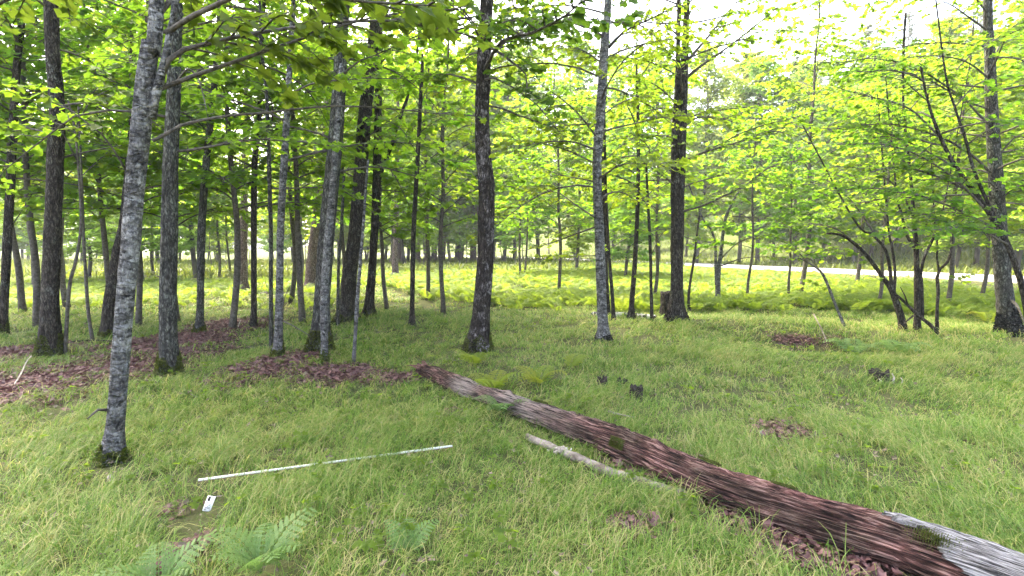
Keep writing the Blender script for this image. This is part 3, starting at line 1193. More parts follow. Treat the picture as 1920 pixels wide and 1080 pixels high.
def main_tree(name, label, pts, material, crown=0, moss=None, branches=(), top=15.0, k=24, flare=0.7, forks=(), depth=None, rough=0.06, cat="tree", leaf_kind=LEAF_MID, group=None, knob=0.06, leafmat_=None, low=None):
    """pts: (px, py, width px) from the foot upwards; depth fixed by the foot"""
    g = ghit(pts[0][0], pts[0][1])
    Y = depth or g[1]
    if depth:
        b = at(pts[0][0], pts[0][1], Y)
        g = np.array([b[0], Y, gz(b[0], Y)])
    org = g
    root = thing(name, label, cat, org, group=group)
    P = [np.zeros(3)]
    def cw(px):
        return 1 / math.sqrt(1 + ((px - 960) / F) ** 2)
    R = [pts[0][2] * 0.5 * Y / F * cw(pts[0][0])]
    for px, py, w in pts[1:]:
        P.append(at(px, py, Y) - org)
        R.append(w * 0.5 * Y / F * cw(px))
    P, R = np.array(P), np.array(R)
    R[0] = max(R[1] * 1.02, min(R[0], R[1] * 1.2))
    if top and P[-1][2] < top:
        d = norm(P[-1] - P[-2])
        h = top - P[-1][2]
        for q in (0.33, 0.66, 1.0):
            dd = norm(d * (1 - q) + np.array([0, 0, 1.0]) * (0.35 + q))
            P = np.concatenate([P, [P[-1] + dd * h / 3 / dd[2]]])
            R = np.append(R, max(0.02, R[-1] * 0.72))
    sd_ = int(abs(org[0] * 37 + org[1] * 11)) % 997
    w = Acc()
    TV, f = bark_tube(P, R, k, rough, flare, sd_, 0.06 if k > 14 else 0.09, knob=knob)
    w.put(TV, f)
    add("trunk", w.mesh("trunk", material, True), root)
    leaves = Acc()
    rr = np.random.default_rng(sd_)
    for fk in forks:
        FP = [at(a, b, Y + (dy if len(q) else 0)) - org for (a, b, c, *q), dy in ((z, z[3] if len(z) > 3 else 0) for z in fk)]
        FR = [z[2] * 0.5 * Y / F * cw(z[0]) for z in fk]
        d = norm(FP[-1] - FP[-2])
        FP.append(FP[-1] + d * 1.5 + np.array([0, 0, 1.0]))
        FR.append(FR[-1] * 0.6)
        a = Acc()
        V, f = bark_tube(np.array(FP), np.array(FR), 12, 0.05, 0.0, sd_ + 1, 0.06)
        a.put(V, f)
        add("stem", a.mesh("stem", material, True), root)
    for br in branches:
        q = dict(br)
        BP = np.array([at(a, b, Y + dy) - org for a, b, dy in q["p"]])
        BR = np.linspace(q.get("r", 0.02), q.get("r1", 0.004), len(BP))
        a = Acc()
        BP2, BR2 = resample(BP, BR, 0.12)
        BP2 = BP2 + 0.012 * np.stack([vnoise(BP2 * 3 + 1), vnoise(BP2 * 3 + 9), vnoise(BP2 * 3 + 17)], 1)
        V, f = tube(BP2, BR2, 7)
        a.put(V, f)
        if q.get("leaves", True):
            spray(BP2, rr, a, leaves, q.get("kind", leaf_kind), q.get("leaf", 0.115 if org[0] < 0.8 else 0.088), q.get("tsp", 0.2) * 0.72, q.get("lsp", 0.07) * 0.75, q.get("tl", 0.5) * 1.25, q.get("start", 0.2), q.get("r", 0.02))
        add("branch", a.mesh("branch", q.get("mat", M_TWIG), True), root)
    if low is None:
        low = (8, 2.5, 6.8, 2.0) if crown else (0, 0, 0, 0)
    hz_ = P[:, 2]
    for i in range(low[0]):
        h = low[1] + (low[2] - low[1]) * (i + rr.random()) / low[0]
        if h > hz_[-1]:
            break
        c = np.array([np.interp(h, hz_, P[:, q_]) for q_ in range(3)])
        BP = limb(c, i * 2.4 + rr.uniform(0, 1.2), rr.uniform(0.05, 0.5), low[3] * rr.uniform(0.6, 1.3), rr, 7, 0.6, 0.14)
        a = Acc()
        V, f = tube(BP, np.linspace(0.018, 0.004, len(BP)), 6)
        a.put(V, f)
        spray(BP, rr, a, leaves, leaf_kind, 0.115 if org[0] < 0.8 else 0.088, 0.14 if org[0] < 0.8 else 0.115, 0.055 if org[0] < 0.8 else 0.045, 0.75, 0.25, 0.016)
        add("branch", a.mesh("branch", M_TWIG, True), root)
    if leaves.n:
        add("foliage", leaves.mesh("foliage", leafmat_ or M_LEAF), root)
    if moss:
        moss_part(TV, k, moss[0] * 1.25, int(moss[1] * 1.2), moss[2] if len(moss) > 2 else M_MOSS, sd_, root)
    if crown:
        c = add("crown", T_CANOPY[sd_ % 3], root)
        c.location = tuple(P[-1] - np.array([P[-1][0] * 0.0, 0, 7.0]))
        c.rotation_euler = (0, 0, rr.uniform(0, 6.28))
        c.scale = (crown * 0.85,) * 3
    return root


# main trunks -------------------------------------------------------
main_tree("maple_tree", "slim dark trunk at the picture's left border, nearly straight, at edge of leaf litter",
          [(4, 632, 24), (8, 560, 18), (14, 450, 19), (24, 250, 18), (32, 120, 15), (42, 0, 13)], M_DARK, 1.0, (0.25, 500),
          [dict(p=[(36, 95, 0), (26, 60, -.2), (8, 30, -.5), (-20, 10, -1)], r=0.03), dict(p=[(24, 268, 0), (45, 272, -.2), (75, 285, -.5)], r=0.012, tl=.3),
           dict(p=[(12, 440, 0), (40, 395, .4), (70, 350, .8)], r=0.012, tl=.3)])
main_tree("maple_tree", "stout brown furrowed trunk rising from a mossy foot in the reddish leaf litter",
          [(93, 668, 52), (95, 600, 40), (94, 560, 36), (98, 450, 35), (104, 300, 33), (107, 210, 30), (99, 100, 28), (95, 0, 28)], M_DARK, 1.1, (0.30, 1400), k=30)
main_tree("sapling", "thin stem leaning right from the stout brown trunk's foot",
          [(117, 600, 8), (130, 540, 8), (142, 490, 7), (152, 420, 6), (148, 330, 5), (140, 240, 5), (128, 190, 4)], M_TWIG, 0, k=10, top=0, flare=.2, depth=7.9,
          branches=[dict(p=[(146, 300, 0), (110, 240, -.3), (60, 190, -.6), (0, 150, -1)], r=0.012, tl=.5), dict(p=[(140, 240, 0), (170, 190, -.2), (220, 160, -.6)], r=0.01)])
main_tree("sapling", "slightly bowed thin stem in the litter beside a dark fallen stick",
          [(175, 644, 9), (166, 590, 7), (161, 520, 7), (156, 430, 6), (153, 330, 5), (147, 200, 4)], M_TWIG, 0, k=10, top=0, flare=.3,
          branches=[dict(p=[(153, 330, 0), (200, 290, .2), (260, 270, .4)], r=0.01), dict(p=[(147, 210, 0), (190, 160, 0), (240, 140, .1)], r=0.01)])
main_tree("maple_tree", "nearest trunk, pale grey with dark blotches, leaning and forked above",
          [(211, 866, 50), (216, 800, 38), (221, 740, 37), (231, 600, 36), (246, 450, 39), (254, 340, 36), (263, 250, 37), (273, 150, 37), (282, 80, 34), (294, 0, 28)], M_PALE, 1.1,
          (0.11, 420), k=36, flare=.5, rough=0.07,
          forks=[[(284, 205, 18), (300, 150, 17), (312, 100, 15), (322, 40, 13), (328, 0, 12)]],
          branches=[dict(p=[(300, 150, 0), (316, 112, 0), (345, 92, .05), (400, 80, .1), (480, 62, .2), (560, 50, .3), (650, 41, .4), (740, 38, .4), (800, 50, .4), (890, 72, .4)], r=0.021, r1=0.006,
                         kind=LEAF_NEAR, leaf=0.12, tl=0.55, start=0.12, tsp=0.16, lsp=0.075),
                    dict(p=[(285, 262, 0), (310, 250, .05), (340, 234, .1), (420, 217, .3), (520, 210, .5), (640, 200, .7), (720, 203, .8), (800, 210, .9), (890, 216, 1)], r=0.014, r1=0.004,
                         kind=LEAF_NEAR, leaf=0.095, tl=0.35, start=0.55, tsp=0.25, lsp=0.1),
                    dict(p=[(235, 318, 0), (225, 300, -.1), (190, 250, -.3), (130, 205, -.4), (95, 190, -.5)], r=0.008, kind=LEAF_NEAR, leaf=0.10, tl=.3, start=.45, lsp=.12),
                    dict(p=[(205, 768, 0), (185, 768, -.1), (166, 786, -.2)], r=0.013, r1=0.005, leaves=False),
                    dict(p=[(310, 60, 0), (400, 10, -.3), (520, -20, -.6), (660, 0, -.7), (820, 10, -.6)], r=0.02, kind=LEAF_NEAR, leaf=0.125, tl=0.6, tsp=.2, start=.3),
                    dict(p=[(300, 20, 0), (360, -40, .3), (480, -60, .6), (560, -20, 1.0), (620, 60, 1.2)], r=0.02, kind=LEAF_NEAR, leaf=0.12, tl=0.5, tsp=.2)],
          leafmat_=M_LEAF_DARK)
main_tree("maple_tree", "dark curving trunk half hidden directly behind the nearest pale trunk",
          [(206, 634, 40), (205, 590, 28), (210, 540, 26), (222, 480, 28), (238, 400, 26), (254, 220, 22), (272, 90, 18), (282, 0, 15)], M_DARK, 1.0, (0.2, 700))
main_tree("maple_tree", "straight grey trunk with a bright green moss cushion at its foot",
          [(317, 706, 50), (316, 640, 36), (315, 560, 34), (318, 430, 33), (320, 300, 30), (325, 200, 27), (329, 60, 25), (332, 0, 22)], M_GREY, 1.1, (0.26, 1500), k=32, flare=.4,
          branches=[dict(p=[(322, 170, 0), (350, 130, -.3), (372, 150, -.8), (390, 220, -1.2)], r=.014, kind=LEAF_NEAR, tl=.3)])
main_tree("maple_tree", "slender grey trunk with a round mossy foot in front of thin litter strip",
          [(373, 626, 24), (375, 585, 15), (376, 540, 14), (378, 430, 16), (386, 310, 14), (398, 200, 12), (406, 110, 11), (412, 0, 10)], M_GREY, .9, (0.16, 700), k=16)
main_tree("maple_tree", "thin dark stem whose foot ends in the thin litter strip",
          [(475, 614, 14), (476, 560, 11), (476, 400, 12), (478, 300, 11), (485, 240, 9), (490, 120, 8), (495, 0, 7)], M_DARK, .7, None, k=14)
main_tree("sapling", "very thin straight stem touching the slim mottled trunk's mossy base",
          [(509, 655, 10), (508, 560, 8), (508, 450, 8), (505, 330, 8), (500, 180, 7), (490, 90, 6), (487, 0, 5)], M_GREY, .6, None, k=12, flare=.2)
main_tree("maple_tree", "slim mottled grey trunk on a small mossy stump foot amid litter",
          [(520, 672, 26), (522, 630, 16), (524, 560, 15), (526, 440, 14), (533, 300, 14), (540, 180, 11), (547, 50, 9), (550, 0, 8)], M_PALE, .9, (0.18, 900), k=20,
          branches=[dict(p=[(528, 600, 0), (545, 608, -.1), (570, 622, -.2), (582, 630, -.3)], r=.012, leaves=False), dict(p=[(529, 596, 0), (533, 560, -.1), (545, 535, -.2)], r=.008, leaves=False)])
main_tree("maple_tree", "large furrowed trunk of two grown-together stems above a mossy spreading foot",
          [(597, 660, 50), (601, 610, 34), (604, 560, 30), (612, 440, 30), (626, 300, 28), (635, 180, 25), (641, 60, 22), (645, 0, 22)], M_GREY, 1.1, (0.38, 1900), k=30, flare=.65)
main_tree("maple_tree", "slim paler stem pressed against the front of the large twin trunk",
          [(608, 682, 13), (608, 640, 14), (608, 570, 16), (613, 470, 15), (620, 400, 14), (628, 300, 12), (636, 180, 9), (640, 120, 7)], M_PALE, 0, (0.14, 300), k=16, flare=.2, top=0)
main_tree("maple_tree", "leaning dark trunk curving up from a wide base behind the twin trunk",
          [(650, 602, 44), (652, 560, 30), (657, 500, 27), (668, 420, 26), (676, 320, 25), (686, 200, 24), (698, 90, 20), (705, 0, 18)], M_DARK, 1.1, (0.2, 800), k=28)
main_tree("maple_tree", "forked dark trunk standing close behind the leaning dark trunk's back",
          [(691, 592, 22), (694, 550, 17), (698, 500, 15), (704, 400, 15), (707, 320, 16), (709, 200, 13), (712, 80, 11), (715, 0, 9)], M_DARK, 1.0, (0.15, 400), k=16,
          forks=[[(704, 360, 9), (716, 320, 8), (735, 270, 7), (752, 215, 6), (772, 150, 5)]],
          branches=[dict(p=[(722, 310, 0), (740, 330, -.2), (760, 370, -.4), (775, 410, -.6)], r=.014, tl=.3), dict(p=[(700, 420, 0), (730, 440, .3), (770, 470, .6)], r=.02),
                    dict(p=[(735, 270, 0), (790, 230, -.5), (850, 212, -1), (900, 215, -1.3)], r=.016, leaf=.12), dict(p=[(712, 120, 0), (770, 60, -.5), (850, 20, -1)], r=.02)])
main_tree("sapling", "thin speckled stem standing before the leaning dark trunk in open grass",
          [(663, 682, 8), (666, 630, 7), (669, 580, 8), (673, 520, 7), (679, 450, 6), (684, 380, 5), (690, 300, 4)], M_PALE, 0, None, k=10, top=0, flare=.2)
main_tree("sapling", "thin stem between the twin trunk and the leaning dark trunk",
          [(633, 612, 7), (634, 560, 7), (635, 500, 6), (640, 430, 6), (645, 330, 5)], M_GREY, 0, None, k=10, top=0, flare=.2)
main_tree("maple_tree", "slender lone stem in open grass, dry twigs around its foot",
          [(772, 614, 11), (773, 560, 9), (774, 500, 9), (776, 420, 9), (783, 300, 8), (788, 200, 7), (792, 120, 6)], M_DARK, 0, None, k=14, top=5.5,
          branches=[dict(p=[(786, 250, 0), (820, 225, -.3), (865, 215, -.6)], r=.012), dict(p=[(784, 290, 0), (750, 240, .2), (700, 215, .4)], r=.012), dict(p=[(788, 200, 0), (810, 150, .2), (850, 130, .4)], r=.012),
                    dict(p=[(789, 190, 0), (750, 150, -.2), (710, 140, -.5)], r=.012), dict(p=[(781, 320, 0), (830, 300, -.3), (880, 305, -.6)], r=.01), dict(p=[(774, 590, 0), (762, 605, -.2), (752, 612, -.3)], r=.006, leaves=False),
                    dict(p=[(774, 585, 0), (782, 600, -.2), (790, 610, -.3)], r=.006, leaves=False)])
main_tree("maple_tree", "solitary dark trunk with white lichen blotches standing above the log's far end",
          [(895, 660, 52), (900, 620, 36), (903, 580, 32), (910, 480, 31), (912, 400, 31), (912, 340, 29), (906, 290, 28), (904, 200, 27), (908, 100, 26), (912, 0, 23)], M_PATCHY, 1.2, (0.30, 1100), k=32, flare=.55, rough=.05, knob=.08, low=(12, 3.6, 6.6, 2.4),
          branches=[dict(p=[(908, 130, 0), (940, 80, -1), (1000, 60, -2), (1060, 30, -2.6), (1110, -20, -3)], r=.03, kind=LEAF_NEAR, leaf=.13, tl=.5, tsp=.16),
                    dict(p=[(912, 85, 0), (950, 110, -.4), (985, 140, -.6), (985, 180, -.7), (975, 195, -.8)], r=.02, tl=.35), dict(p=[(910, 95, 0), (880, 40, -.8), (820, -10, -1.6)], r=.02),
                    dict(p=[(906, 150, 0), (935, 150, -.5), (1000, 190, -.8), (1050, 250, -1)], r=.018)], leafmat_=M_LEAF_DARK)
main_tree("maple_tree", "speckled pale trunk with a white lichen patch and black foot in mid grass",
          [(1131, 640, 28), (1130, 600, 19), (1128, 560, 18), (1124, 440, 18), (1120, 350, 17), (1121, 280, 17), (1128, 180, 18), (1134, 80, 15), (1140, 0, 13)], M_PALE, 1.0, (0.12, 500, M_BLACKMOSS), k=22, low=(22, 2.2, 7.2, 2.8),
          branches=[dict(p=[(1142, 88, 0), (1170, 60, -.2), (1210, 40, -.4), (1270, 10, -.7)], r=.03), dict(p=[(1118, 410, 0), (1080, 385, .4), (1040, 360, .8), (960, 350, 1)], r=.018),
                    dict(p=[(1120, 425, 0), (1075, 440, .5), (1020, 460, .8), (980, 470, 1)], r=.016), dict(p=[(1122, 310, 0), (1060, 280, -.2), (990, 265, -.4), (940, 260, -.5)], r=.016),
                    dict(p=[(1122, 260, 0), (1070, 200, -.4), (1000, 150, -.8)], r=.018), dict(p=[(1124, 220, 0), (1170, 190, .2), (1210, 180, .4)], r=.014),
                    dict(p=[(1120, 340, 0), (1060, 330, .5), (1000, 310, 1)], r=.014), dict(p=[(1121, 480, 0), (1070, 480, .5), (1015, 482, .8)], r=.01), dict(p=[(1132, 120, 0), (1080, 90, .3), (1010, 90, .6)], r=.015)])
main_tree("maple_tree", "dark stem partly hidden behind the speckled pale trunk",
          [(1139, 592, 12), (1137, 540, 10), (1133, 440, 9), (1130, 340, 8), (1128, 220, 7), (1132, 100, 5)], M_DARK, 0, None, k=12, top=6)
main_tree("maple_tree", "thin dark stem rising close beside the speckled pale trunk before birch log",
          [(1151, 604, 9), (1147, 540, 7), (1142, 480, 6), (1137, 380, 5), (1134, 280, 5), (1133, 200, 4)], M_DARK, 0, None, k=10, top=5.4,
          branches=[dict(p=[(1138, 400, 0), (1165, 360, .2), (1200, 350, .4)], r=.01), dict(p=[(1135, 300, 0), (1170, 270, .2), (1210, 265, .4)], r=.01)])
main_tree("maple_tree", "slim dark trunk with black foot standing before the birch log",
          [(1183, 599, 13), (1185, 560, 10), (1190, 500, 9), (1195, 400, 8), (1197, 300, 7), (1196, 210, 6), (1194, 150, 5)], M_DARK, 0, (0.2, 160, M_BLACKMOSS), k=12, top=6, low=(9, 2.4, 5.6, 1.8),
          branches=[dict(p=[(1194, 440, 0), (1170, 450, -.2), (1140, 470, -.4)], r=.014, tl=.3), dict(p=[(1196, 330, 0), (1165, 310, -.3), (1120, 300, -.5)], r=.012), dict(p=[(1196, 300, 0), (1235, 280, .2), (1280, 280, .4)], r=.012),
                    dict(p=[(1195, 380, 0), (1235, 350, .3), (1280, 330, .5)], r=.012), dict(p=[(1196, 200, 0), (1220, 170, 0), (1260, 160, .1)], r=.01)])
main_tree("sapling", "thin twiggy stem between the birch log's end and the broken stump",
          [(1222, 602, 7), (1221, 540, 6), (1219, 460, 6), (1215, 380, 5), (1211, 300, 4)], M_DARK, 0, None, k=9, top=0,
          branches=[dict(p=[(1220, 480, 0), (1240, 440, .1), (1262, 420, .2)], r=.01, tl=.3), dict(p=[(1216, 390, 0), (1190, 350, .1), (1160, 340, .2)], r=.008), dict(p=[(1211, 310, 0), (1240, 260, .1), (1270, 250, .2)], r=.008),
                    dict(p=[(1222, 530, 0), (1200, 515, -.2), (1180, 518, -.4)], r=.006, tl=.25)])
main_tree("maple_tree", "tall dark double trunk with long side limbs, standing beside the broken stump",
          [(1268, 602, 38), (1269, 560, 26), (1269, 520, 23), (1270, 420, 25), (1274, 320, 22), (1279, 210, 18), (1284, 100, 14), (1288, 0, 11)], M_DARK, 1.0, (0.22, 500, M_BLACKMOSS), k=24, low=(24, 2.6, 8.4, 2.9),
          forks=[[(1264, 420, 12), (1263, 340, 12), (1265, 240, 11), (1270, 150, 10), (1272, 60, 8)]],
          branches=[dict(p=[(1282, 120, 0), (1310, 90, 0), (1350, 40, .1), (1385, 0, .2)], r=.04), dict(p=[(1281, 150, 0), (1320, 120, -.3), (1390, 70, -.6), (1450, 20, -.9)], r=.035, start=.4),
                    dict(p=[(1276, 245, 0), (1310, 220, -.2), (1370, 222, -.5), (1430, 190, -.9)], r=.025), dict(p=[(1274, 310, 0), (1320, 285, -.5), (1390, 265, -1), (1480, 230, -1.6)], r=.028),
                    dict(p=[(1272, 400, 0), (1330, 380, -.6), (1390, 350, -1.2), (1450, 310, -1.8), (1500, 300, -2.2)], r=.026), dict(p=[(1270, 350, 0), (1230, 320, -.2), (1190, 300, -.4)], r=.02),
                    dict(p=[(1276, 200, 0), (1230, 160, -.3), (1180, 140, -.6)], r=.02), dict(p=[(1270, 440, 0), (1300, 450, -.3), (1340, 455, -.5)], r=.012, tl=.35), dict(p=[(1268, 430, 0), (1240, 430, -.3), (1200, 440, -.6)], r=.012, tl=.35),
                    dict(p=[(1284, 80, 0), (1240, 40, -.3), (1190, 20, -.5)], r=.02)])
main_tree("sapling", "crooked thin stem just past the double trunk",
          [(1293, 588, 6), (1291, 560, 6), (1294, 530, 5), (1302, 480, 5), (1308, 430, 4), (1312, 400, 3)], M_DARK, 0, None, k=8, top=0,
          branches=[dict(p=[(1300, 490, 0), (1320, 470, .1), (1345, 462, .2)], r=.007, tl=.3), dict(p=[(1308, 430, 0), (1290, 410, -.1), (1270, 405, -.2)], r=.007, tl=.3)])
main_tree("maple_tree", "small pale twin-stemmed tree with bare spreading limbs at the fern bed's edge",
          [(1346, 572, 11), (1346, 540, 10), (1347, 510, 10), (1352, 470, 7), (1358, 420, 6), (1368, 390, 5), (1385, 360, 4)], M_PALE, 0, None, k=12, top=0, flare=.2,
          forks=[[(1343, 530, 6), (1342, 490, 6), (1340, 450, 5), (1330, 425, 4), (1318, 410, 3)]],
          branches=[dict(p=[(1350, 500, 0), (1390, 485, -.3), (1440, 482, -.7), (1500, 488, -1.2)], r=.02, start=.55, tl=.35), dict(p=[(1352, 485, 0), (1385, 455, -.3), (1430, 442, -.8), (1490, 455, -1.2)], r=.018, start=.5, tl=.4),
                    dict(p=[(1372, 405, 0), (1410, 408, -.3), (1460, 415, -.8), (1500, 440, -1.2)], r=.018, start=.5, tl=.4), dict(p=[(1368, 395, 0), (1400, 375, .2), (1440, 370, .4), (1480, 390, .5)], r=.014, start=.5, tl=.4),
                    dict(p=[(1340, 455, 0), (1320, 455, -.2), (1290, 460, -.3)], r=.012, start=.4, tl=.3), dict(p=[(1341, 500, 0), (1325, 488, -.2), (1305, 480, -.4)], r=.01, start=.4, tl=.3)])
main_tree("sapling", "thin pale sapling leaning left over the hollow",
          [(1585, 615, 7), (1572, 585, 6), (1560, 555, 6), (1548, 525, 6), (1538, 508, 5), (1515, 492, 4), (1490, 480, 3)], M_PALE, 0, None, k=9, top=0, flare=.1,
          branches=[dict(p=[(1540, 510, 0), (1515, 480, .1), (1480, 455, .2)], r=.01, tl=.4, start=.3), dict(p=[(1515, 492, 0), (1490, 470, -.2), (1440, 462, -.5)], r=.01, tl=.4), dict(p=[(1555, 540, 0), (1535, 535, -.2), (1515, 525, -.4)], r=.005, tl=.25),
                    dict(p=[(1538, 508, 0), (1550, 485, .1), (1565, 465, .2)], r=.006, tl=.3)])
main_tree("maple_tree", "leaning stem with forking limbs at the left of the many-stemmed clump",
          [(1695, 614, 20), (1688, 590, 15), (1680, 565, 14), (1670, 540, 12), (1655, 520, 9), (1630, 485, 8), (1600, 455, 7), (1575, 440, 6), (1550, 438, 4)], M_DARK, 0, None, k=14, top=0, flare=.25, depth=10.0,
          forks=[[(1672, 545, 8), (1668, 500, 7), (1658, 465, 6), (1635, 440, 5), (1600, 410, 4)], [(1676, 550, 7), (1678, 510, 6), (1672, 460, 5), (1665, 420, 4)]],
          branches=[dict(p=[(1600, 455, 0), (1570, 430, -.2), (1530, 420, -.5), (1480, 425, -.8)], r=.015), dict(p=[(1625, 480, 0), (1600, 470, -.3), (1560, 470, -.6), (1510, 475, -.9)], r=.014), dict(p=[(1640, 440, 0), (1600, 380, .2), (1560, 350, .4), (1510, 340, .6)], r=.016),
                    dict(p=[(1672, 460, 0), (1690, 420, .2), (1720, 390, .4)], r=.014), dict(p=[(1665, 425, 0), (1640, 370, 0), (1600, 340, -.2), (1550, 320, -.4)], r=.014), dict(p=[(1655, 530, 0), (1640, 520, -.2), (1615, 512, -.3)], r=.006, tl=.25)])
main_tree("maple_tree", "upright dark double stem in the middle of the many-stemmed clump",
          [(1720, 618, 18), (1720, 580, 13), (1719, 520, 12), (1718, 470, 11), (1714, 420, 9), (1710, 360, 7), (1704, 300, 6), (1695, 220, 5)], M_DARK, 0, None, k=14, top=6, flare=.25, depth=9.9,
          forks=[[(1729, 590, 8), (1728, 540, 8), (1727, 510, 7), (1734, 480, 6), (1748, 450, 6), (1762, 410, 4), (1775, 360, 3)], [(1718, 470, 7), (1700, 440, 6), (1690, 400, 5), (1680, 350, 4)]],
          branches=[dict(p=[(1712, 400, 0), (1680, 350, -.3), (1630, 320, -.7), (1560, 310, -1)], r=.02), dict(p=[(1714, 420, 0), (1760, 380, -.3), (1810, 370, -.6)], r=.018), dict(p=[(1706, 320, 0), (1660, 260, -.3), (1600, 240, -.6), (1530, 250, -.8)], r=.02),
                    dict(p=[(1706, 310, 0), (1750, 270, .2), (1800, 260, .4)], r=.016), dict(p=[(1698, 240, 0), (1650, 190, .2), (1590, 170, .4), (1530, 180, .5)], r=.016), dict(p=[(1750, 450, 0), (1780, 430, -.3), (1820, 430, -.6)], r=.014),
                    dict(p=[(1696, 220, 0), (1740, 170, 0), (1790, 150, 0)], r=.014)])
main_tree("maple_tree", "crooked Y-forked thin stem at the right of the many-stemmed clump",
          [(1757, 619, 10), (1757, 580, 7), (1759, 545, 7), (1757, 520, 7), (1762, 505, 6), (1776, 492, 6), (1783, 470, 5), (1786, 440, 4), (1788, 400, 3)], M_DARK, 0, None, k=10, top=0, flare=.2, depth=9.8,
          forks=[[(1761, 505, 5), (1757, 485, 4), (1757, 450, 4), (1752, 410, 3)]],
          branches=[dict(p=[(1760, 520, 0), (1785, 520, -.2), (1820, 535, -.3)], r=.006, tl=.3), dict(p=[(1784, 465, 0), (1815, 450, -.2), (1850, 455, -.4)], r=.012), dict(p=[(1757, 450, 0), (1735, 420, -.2), (1700, 405, -.4)], r=.012), dict(p=[(1788, 400, 0), (1810, 350, 0), (1840, 320, 0)], r=.012)])
main_tree("maple_tree", "big straight trunk with a black mossy foot near the right border",
          [(1892, 628, 58), (1888, 590, 40), (1882, 540, 34), (1874, 440, 32), (1867, 330, 29), (1859, 200, 25), (1856, 100, 21), (1852, 0, 18)], M_GREY, 1.2, (0.42, 1500, M_BLACKMOSS), k=30, flare=.6, low=(24, 2.2, 7.0, 3.0),
          branches=[dict(p=[(1892, 560, 0), (1905, 570, -.3), (1920, 600, -.6), (1935, 640, -.8)], r=.03, leaves=False), dict(p=[(1872, 400, 0), (1800, 350, -.5), (1700, 315, -1), (1600, 330, -1.5), (1520, 350, -1.8)], r=.022, tsp=.11),
                    dict(p=[(1868, 330, 0), (1790, 270, -.3), (1690, 235, -.6), (1600, 235, -.9), (1540, 250, -1.2)], r=.022, tsp=.11), dict(p=[(1862, 240, 0), (1800, 180, -.2), (1720, 130, -.5), (1640, 110, -.7), (1560, 120, -.9)], r=.02, tsp=.11),
                    dict(p=[(1858, 150, 0), (1810, 115, -.2), (1750, 105, -.5), (1690, 110, -.8)], r=.018), dict(p=[(1858, 120, 0), (1890, 60, .2), (1930, 30, .4)], r=.02), dict(p=[(1872, 430, 0), (1800, 420, -.8), (1720, 400, -1.5), (1620, 400, -2)], r=.02, tsp=.11),
                    dict(p=[(1866, 300, 0), (1900, 260, -.2), (1940, 240, -.4)], r=.02), dict(p=[(1870, 380, 0), (1905, 350, -.3), (1950, 340, -.6)], r=.018), dict(p=[(1856, 60, 0), (1800, 20, -.2), (1740, -10, -.4)], r=.02),
                    dict(p=[(1876, 460, 0), (1820, 455, -.3), (1770, 465, -.6), (1700, 455, -.9)], r=.012, tl=.35)])
main_tree("maple_tree", "dark leaning stem whose limbs cross the big trunk near the right border",
          [(1935, 640, 20), (1922, 560, 16), (1905, 500, 14), (1880, 440, 13), (1835, 370, 11), (1790, 310, 9), (1760, 250, 7), (1740, 190, 5), (1725, 120, 4)], M_DARK, 0, None, k=12, top=0, flare=.2, depth=8.6, low=(8, 2.6, 5.5, 2.0),
          forks=[[(1880, 440, 8), (1830, 330, 7), (1810, 260, 6), (1790, 200, 5), (1770, 120, 4)]],
          branches=[dict(p=[(1880, 440, 0), (1800, 395, -.2), (1700, 360, -.4), (1600, 355, -.6), (1530, 375, -.8)], r=.022, tsp=.11), dict(p=[(1850, 390, 0), (1770, 320, -.2), (1680, 275, -.4), (1580, 270, -.5)], r=.02, tsp=.11),
                    dict(p=[(1800, 320, 0), (1730, 280, .2), (1640, 240, .3), (1560, 205, .4)], r=.016, tsp=.11), dict(p=[(1765, 260, 0), (1700, 200, .2), (1620, 180, .3), (1560, 160, .4)], r=.016), dict(p=[(1740, 190, 0), (1690, 150, 0), (1630, 140, 0)], r=.012),
                    dict(p=[(1815, 270, 0), (1860, 240, -.2), (1910, 230, -.4)], r=.014), dict(p=[(1790, 200, 0), (1830, 160, 0), (1880, 140, 0)], r=.014), dict(p=[(1890, 460, 0), (1830, 430, -.5), (1760, 430, -1), (1660, 440, -1.4)], r=.016, tsp=.11)])


# ------------------------------------------------------------------ further trees, placed one by one by their foot in the photograph
def mid_tree(label, px, py, w, tpl, s, rz, depth=None, name="maple_tree", group=None, cat="tree"):
    g = ghit(px, py) if depth is None else None
    if depth is not None:
        b = at(px, py, depth)
        g = np.array([b[0], depth, gz(b[0], depth)])
    sx = None
    return put_tree(name, label, cat, tpl, g, s, rz, group)


